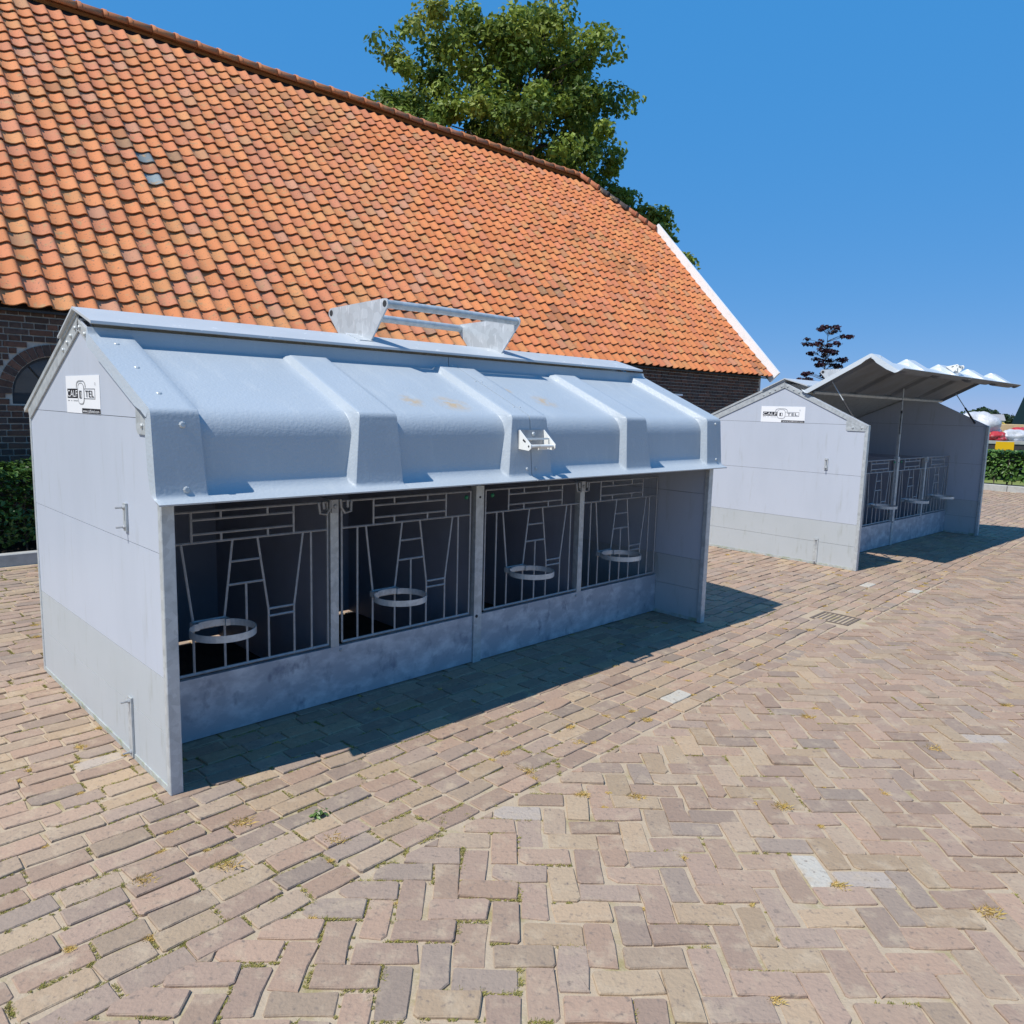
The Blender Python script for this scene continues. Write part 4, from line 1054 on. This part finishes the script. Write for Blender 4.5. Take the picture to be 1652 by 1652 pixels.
lump('red_sack', 'bright red sack lying at the edge of the trailer load', 'sack', T(-.42, .25, bz - .015), (.22, .2, .16), M['red'], 7)
lump('red_tarp', 'red and pink folded tarpaulin at the right of the load', 'tarpaulin', T(.42, .75, bz - .015), (.30, .22, .24), M['red'], 8)
pk = MB(); pk.m = Matrix.Translation(T(-.62, .30, bz + .20)) @ Matrix.Rotation(R(-8), 4, 'Z') @ Matrix.Rotation(R(32), 4, 'Y'); pk.box(-.40, .40, -.05, .05, -.02, .02, ch=.004)
o = pk.build('plank', M['pale_wood']); tag(o, 'pale timber plank leaning across the trailer load', 'plank')
pk = MB(); pk.m = Matrix.Translation(T(.8, 1.2, bz + .42)) @ Matrix.Rotation(R(-8), 4, 'Z'); pk.box(-.75, .9, -.15, .15, -.43, -.33, ch=.005); pk.box(-.75, .9, -.12, .12, -.325, .02, ch=.01)
o = pk.build('timber_stack', M['pale_wood']); tag(o, 'stack of pale yellow timber at the back of the trailer load', 'timber')
hp2 = MB(); pc = T(.0, 1.5, bz - .01); hp2.tube([(pc.x + .62 * math.cos(t), pc.y + .15 * math.sin(t), pc.z + .02 + .55 * abs(math.sin(t)) ** .8) for t in np.linspace(0, math.pi, 19)], .022, 8)
o = hp2.build('plastic_hoop', M['yellow_plastic'], None, True); tag(o, 'arched yellow plastic hoop standing on the trailer', 'hoop')
# dark green machine cab at the right edge
cp = at(1697, 690, 26.0); cab = empty('machine_cab', (cp.x, cp.y, 0)); tag(cab, 'dark green machine cab with sloping windscreen at the right edge', 'machine')
mb = MB(); mb.prism([(-.50, 1.25), (1.6, 1.25), (1.5, 2.85), (.05, 2.85)], 1, 0, 1.5); mb.build('cab_shell', M['cab_green'], cab)
mb = MB(); mb.prism([(-.44, 1.36), (1.45, 1.36), (1.38, 2.72), (.08, 2.72)], 1, -.012, -.002); mb.build('window', M['cab_glass'], cab)
mb = MB(); mb.box(-.3, 1.9, .1, 1.4, .75, 1.248, ch=.03); mb.build('chassis', M['steel_dark'], cab)
mb = MB(); mb.tube([(.06, .05, 2.75), (-.22, -.15, 2.72)], .018, 6); mb.box(-.30, -.16, -.20, -.14, 2.60, 2.80, ch=.01); mb.build('mirror', M['rubber'], cab)
for x in (.1, 1.4):
    mb = MB(); mb.tube([(x, 0, .42), (x, .3, .42)], .42, 20); mb.tube([(x, 1.2, .42), (x, 1.5, .42)], .42, 20); mb.build('wheel', M['rubber'], cab, True, 40)
# far houses
for px, py, d, w, lab in ((1571, 676, 240, 7.0, 'small pale house on the horizon left of the trailer load'), (1597, 677, 210, 7.0, 'low far house with a grey roof, nearest the load')):
    c = at(px, py, d); hs = empty('far_house', (c.x, c.y, 0), R(-20)); tag(hs, lab, 'house', 'houses on the horizon')
    mb = MB(); mb.box(-w / 2, w / 2, 0, 5, -.1, 1.7); mb.build('wall', M['house_wall'], hs)
    mb = MB(); mb.prism([(-.3, 1.702), (5.3, 1.702), (2.5, 3.4)], 0, -w / 2 - .2, w / 2 + .2); mb.build('roof', M['house_roof'], hs)
    for k in (-1, 1):
        mb = MB(); mb.box(k * w / 4 - .4, k * w / 4 + .4, -.03, -.002, .7, 1.4); mb.build('window', M['glass'], hs)
# wood on the horizon: one mass
nrs = np.random.RandomState(41)
cen, rad = [], []
for k in range(900):
    f = nrs.rand(); px = -700 + 3000 * f; d = nrs.uniform(260, 330); x = (px - 826) / CAM_F * d
    if 300 < px < 1250: continue
    cen.append((x, d, nrs.uniform(.3, 3.2) * (1.15 + .35 * math.sin(px * .021) + .25 * math.sin(px * .057)))); rad.append(nrs.uniform(1.6, 2.6))
lv = clumps(np.array(cen), rad, 60, 1.0, [(.035, .06, .025), (.045, .075, .028), (.03, .05, .024)], .8, .4)
o = np_obj('far_wood', lv[0], lv[1], M['leaf'], None, lv[2]); tag(o, 'dark green wood along the horizon', 'trees', kind='stuff')
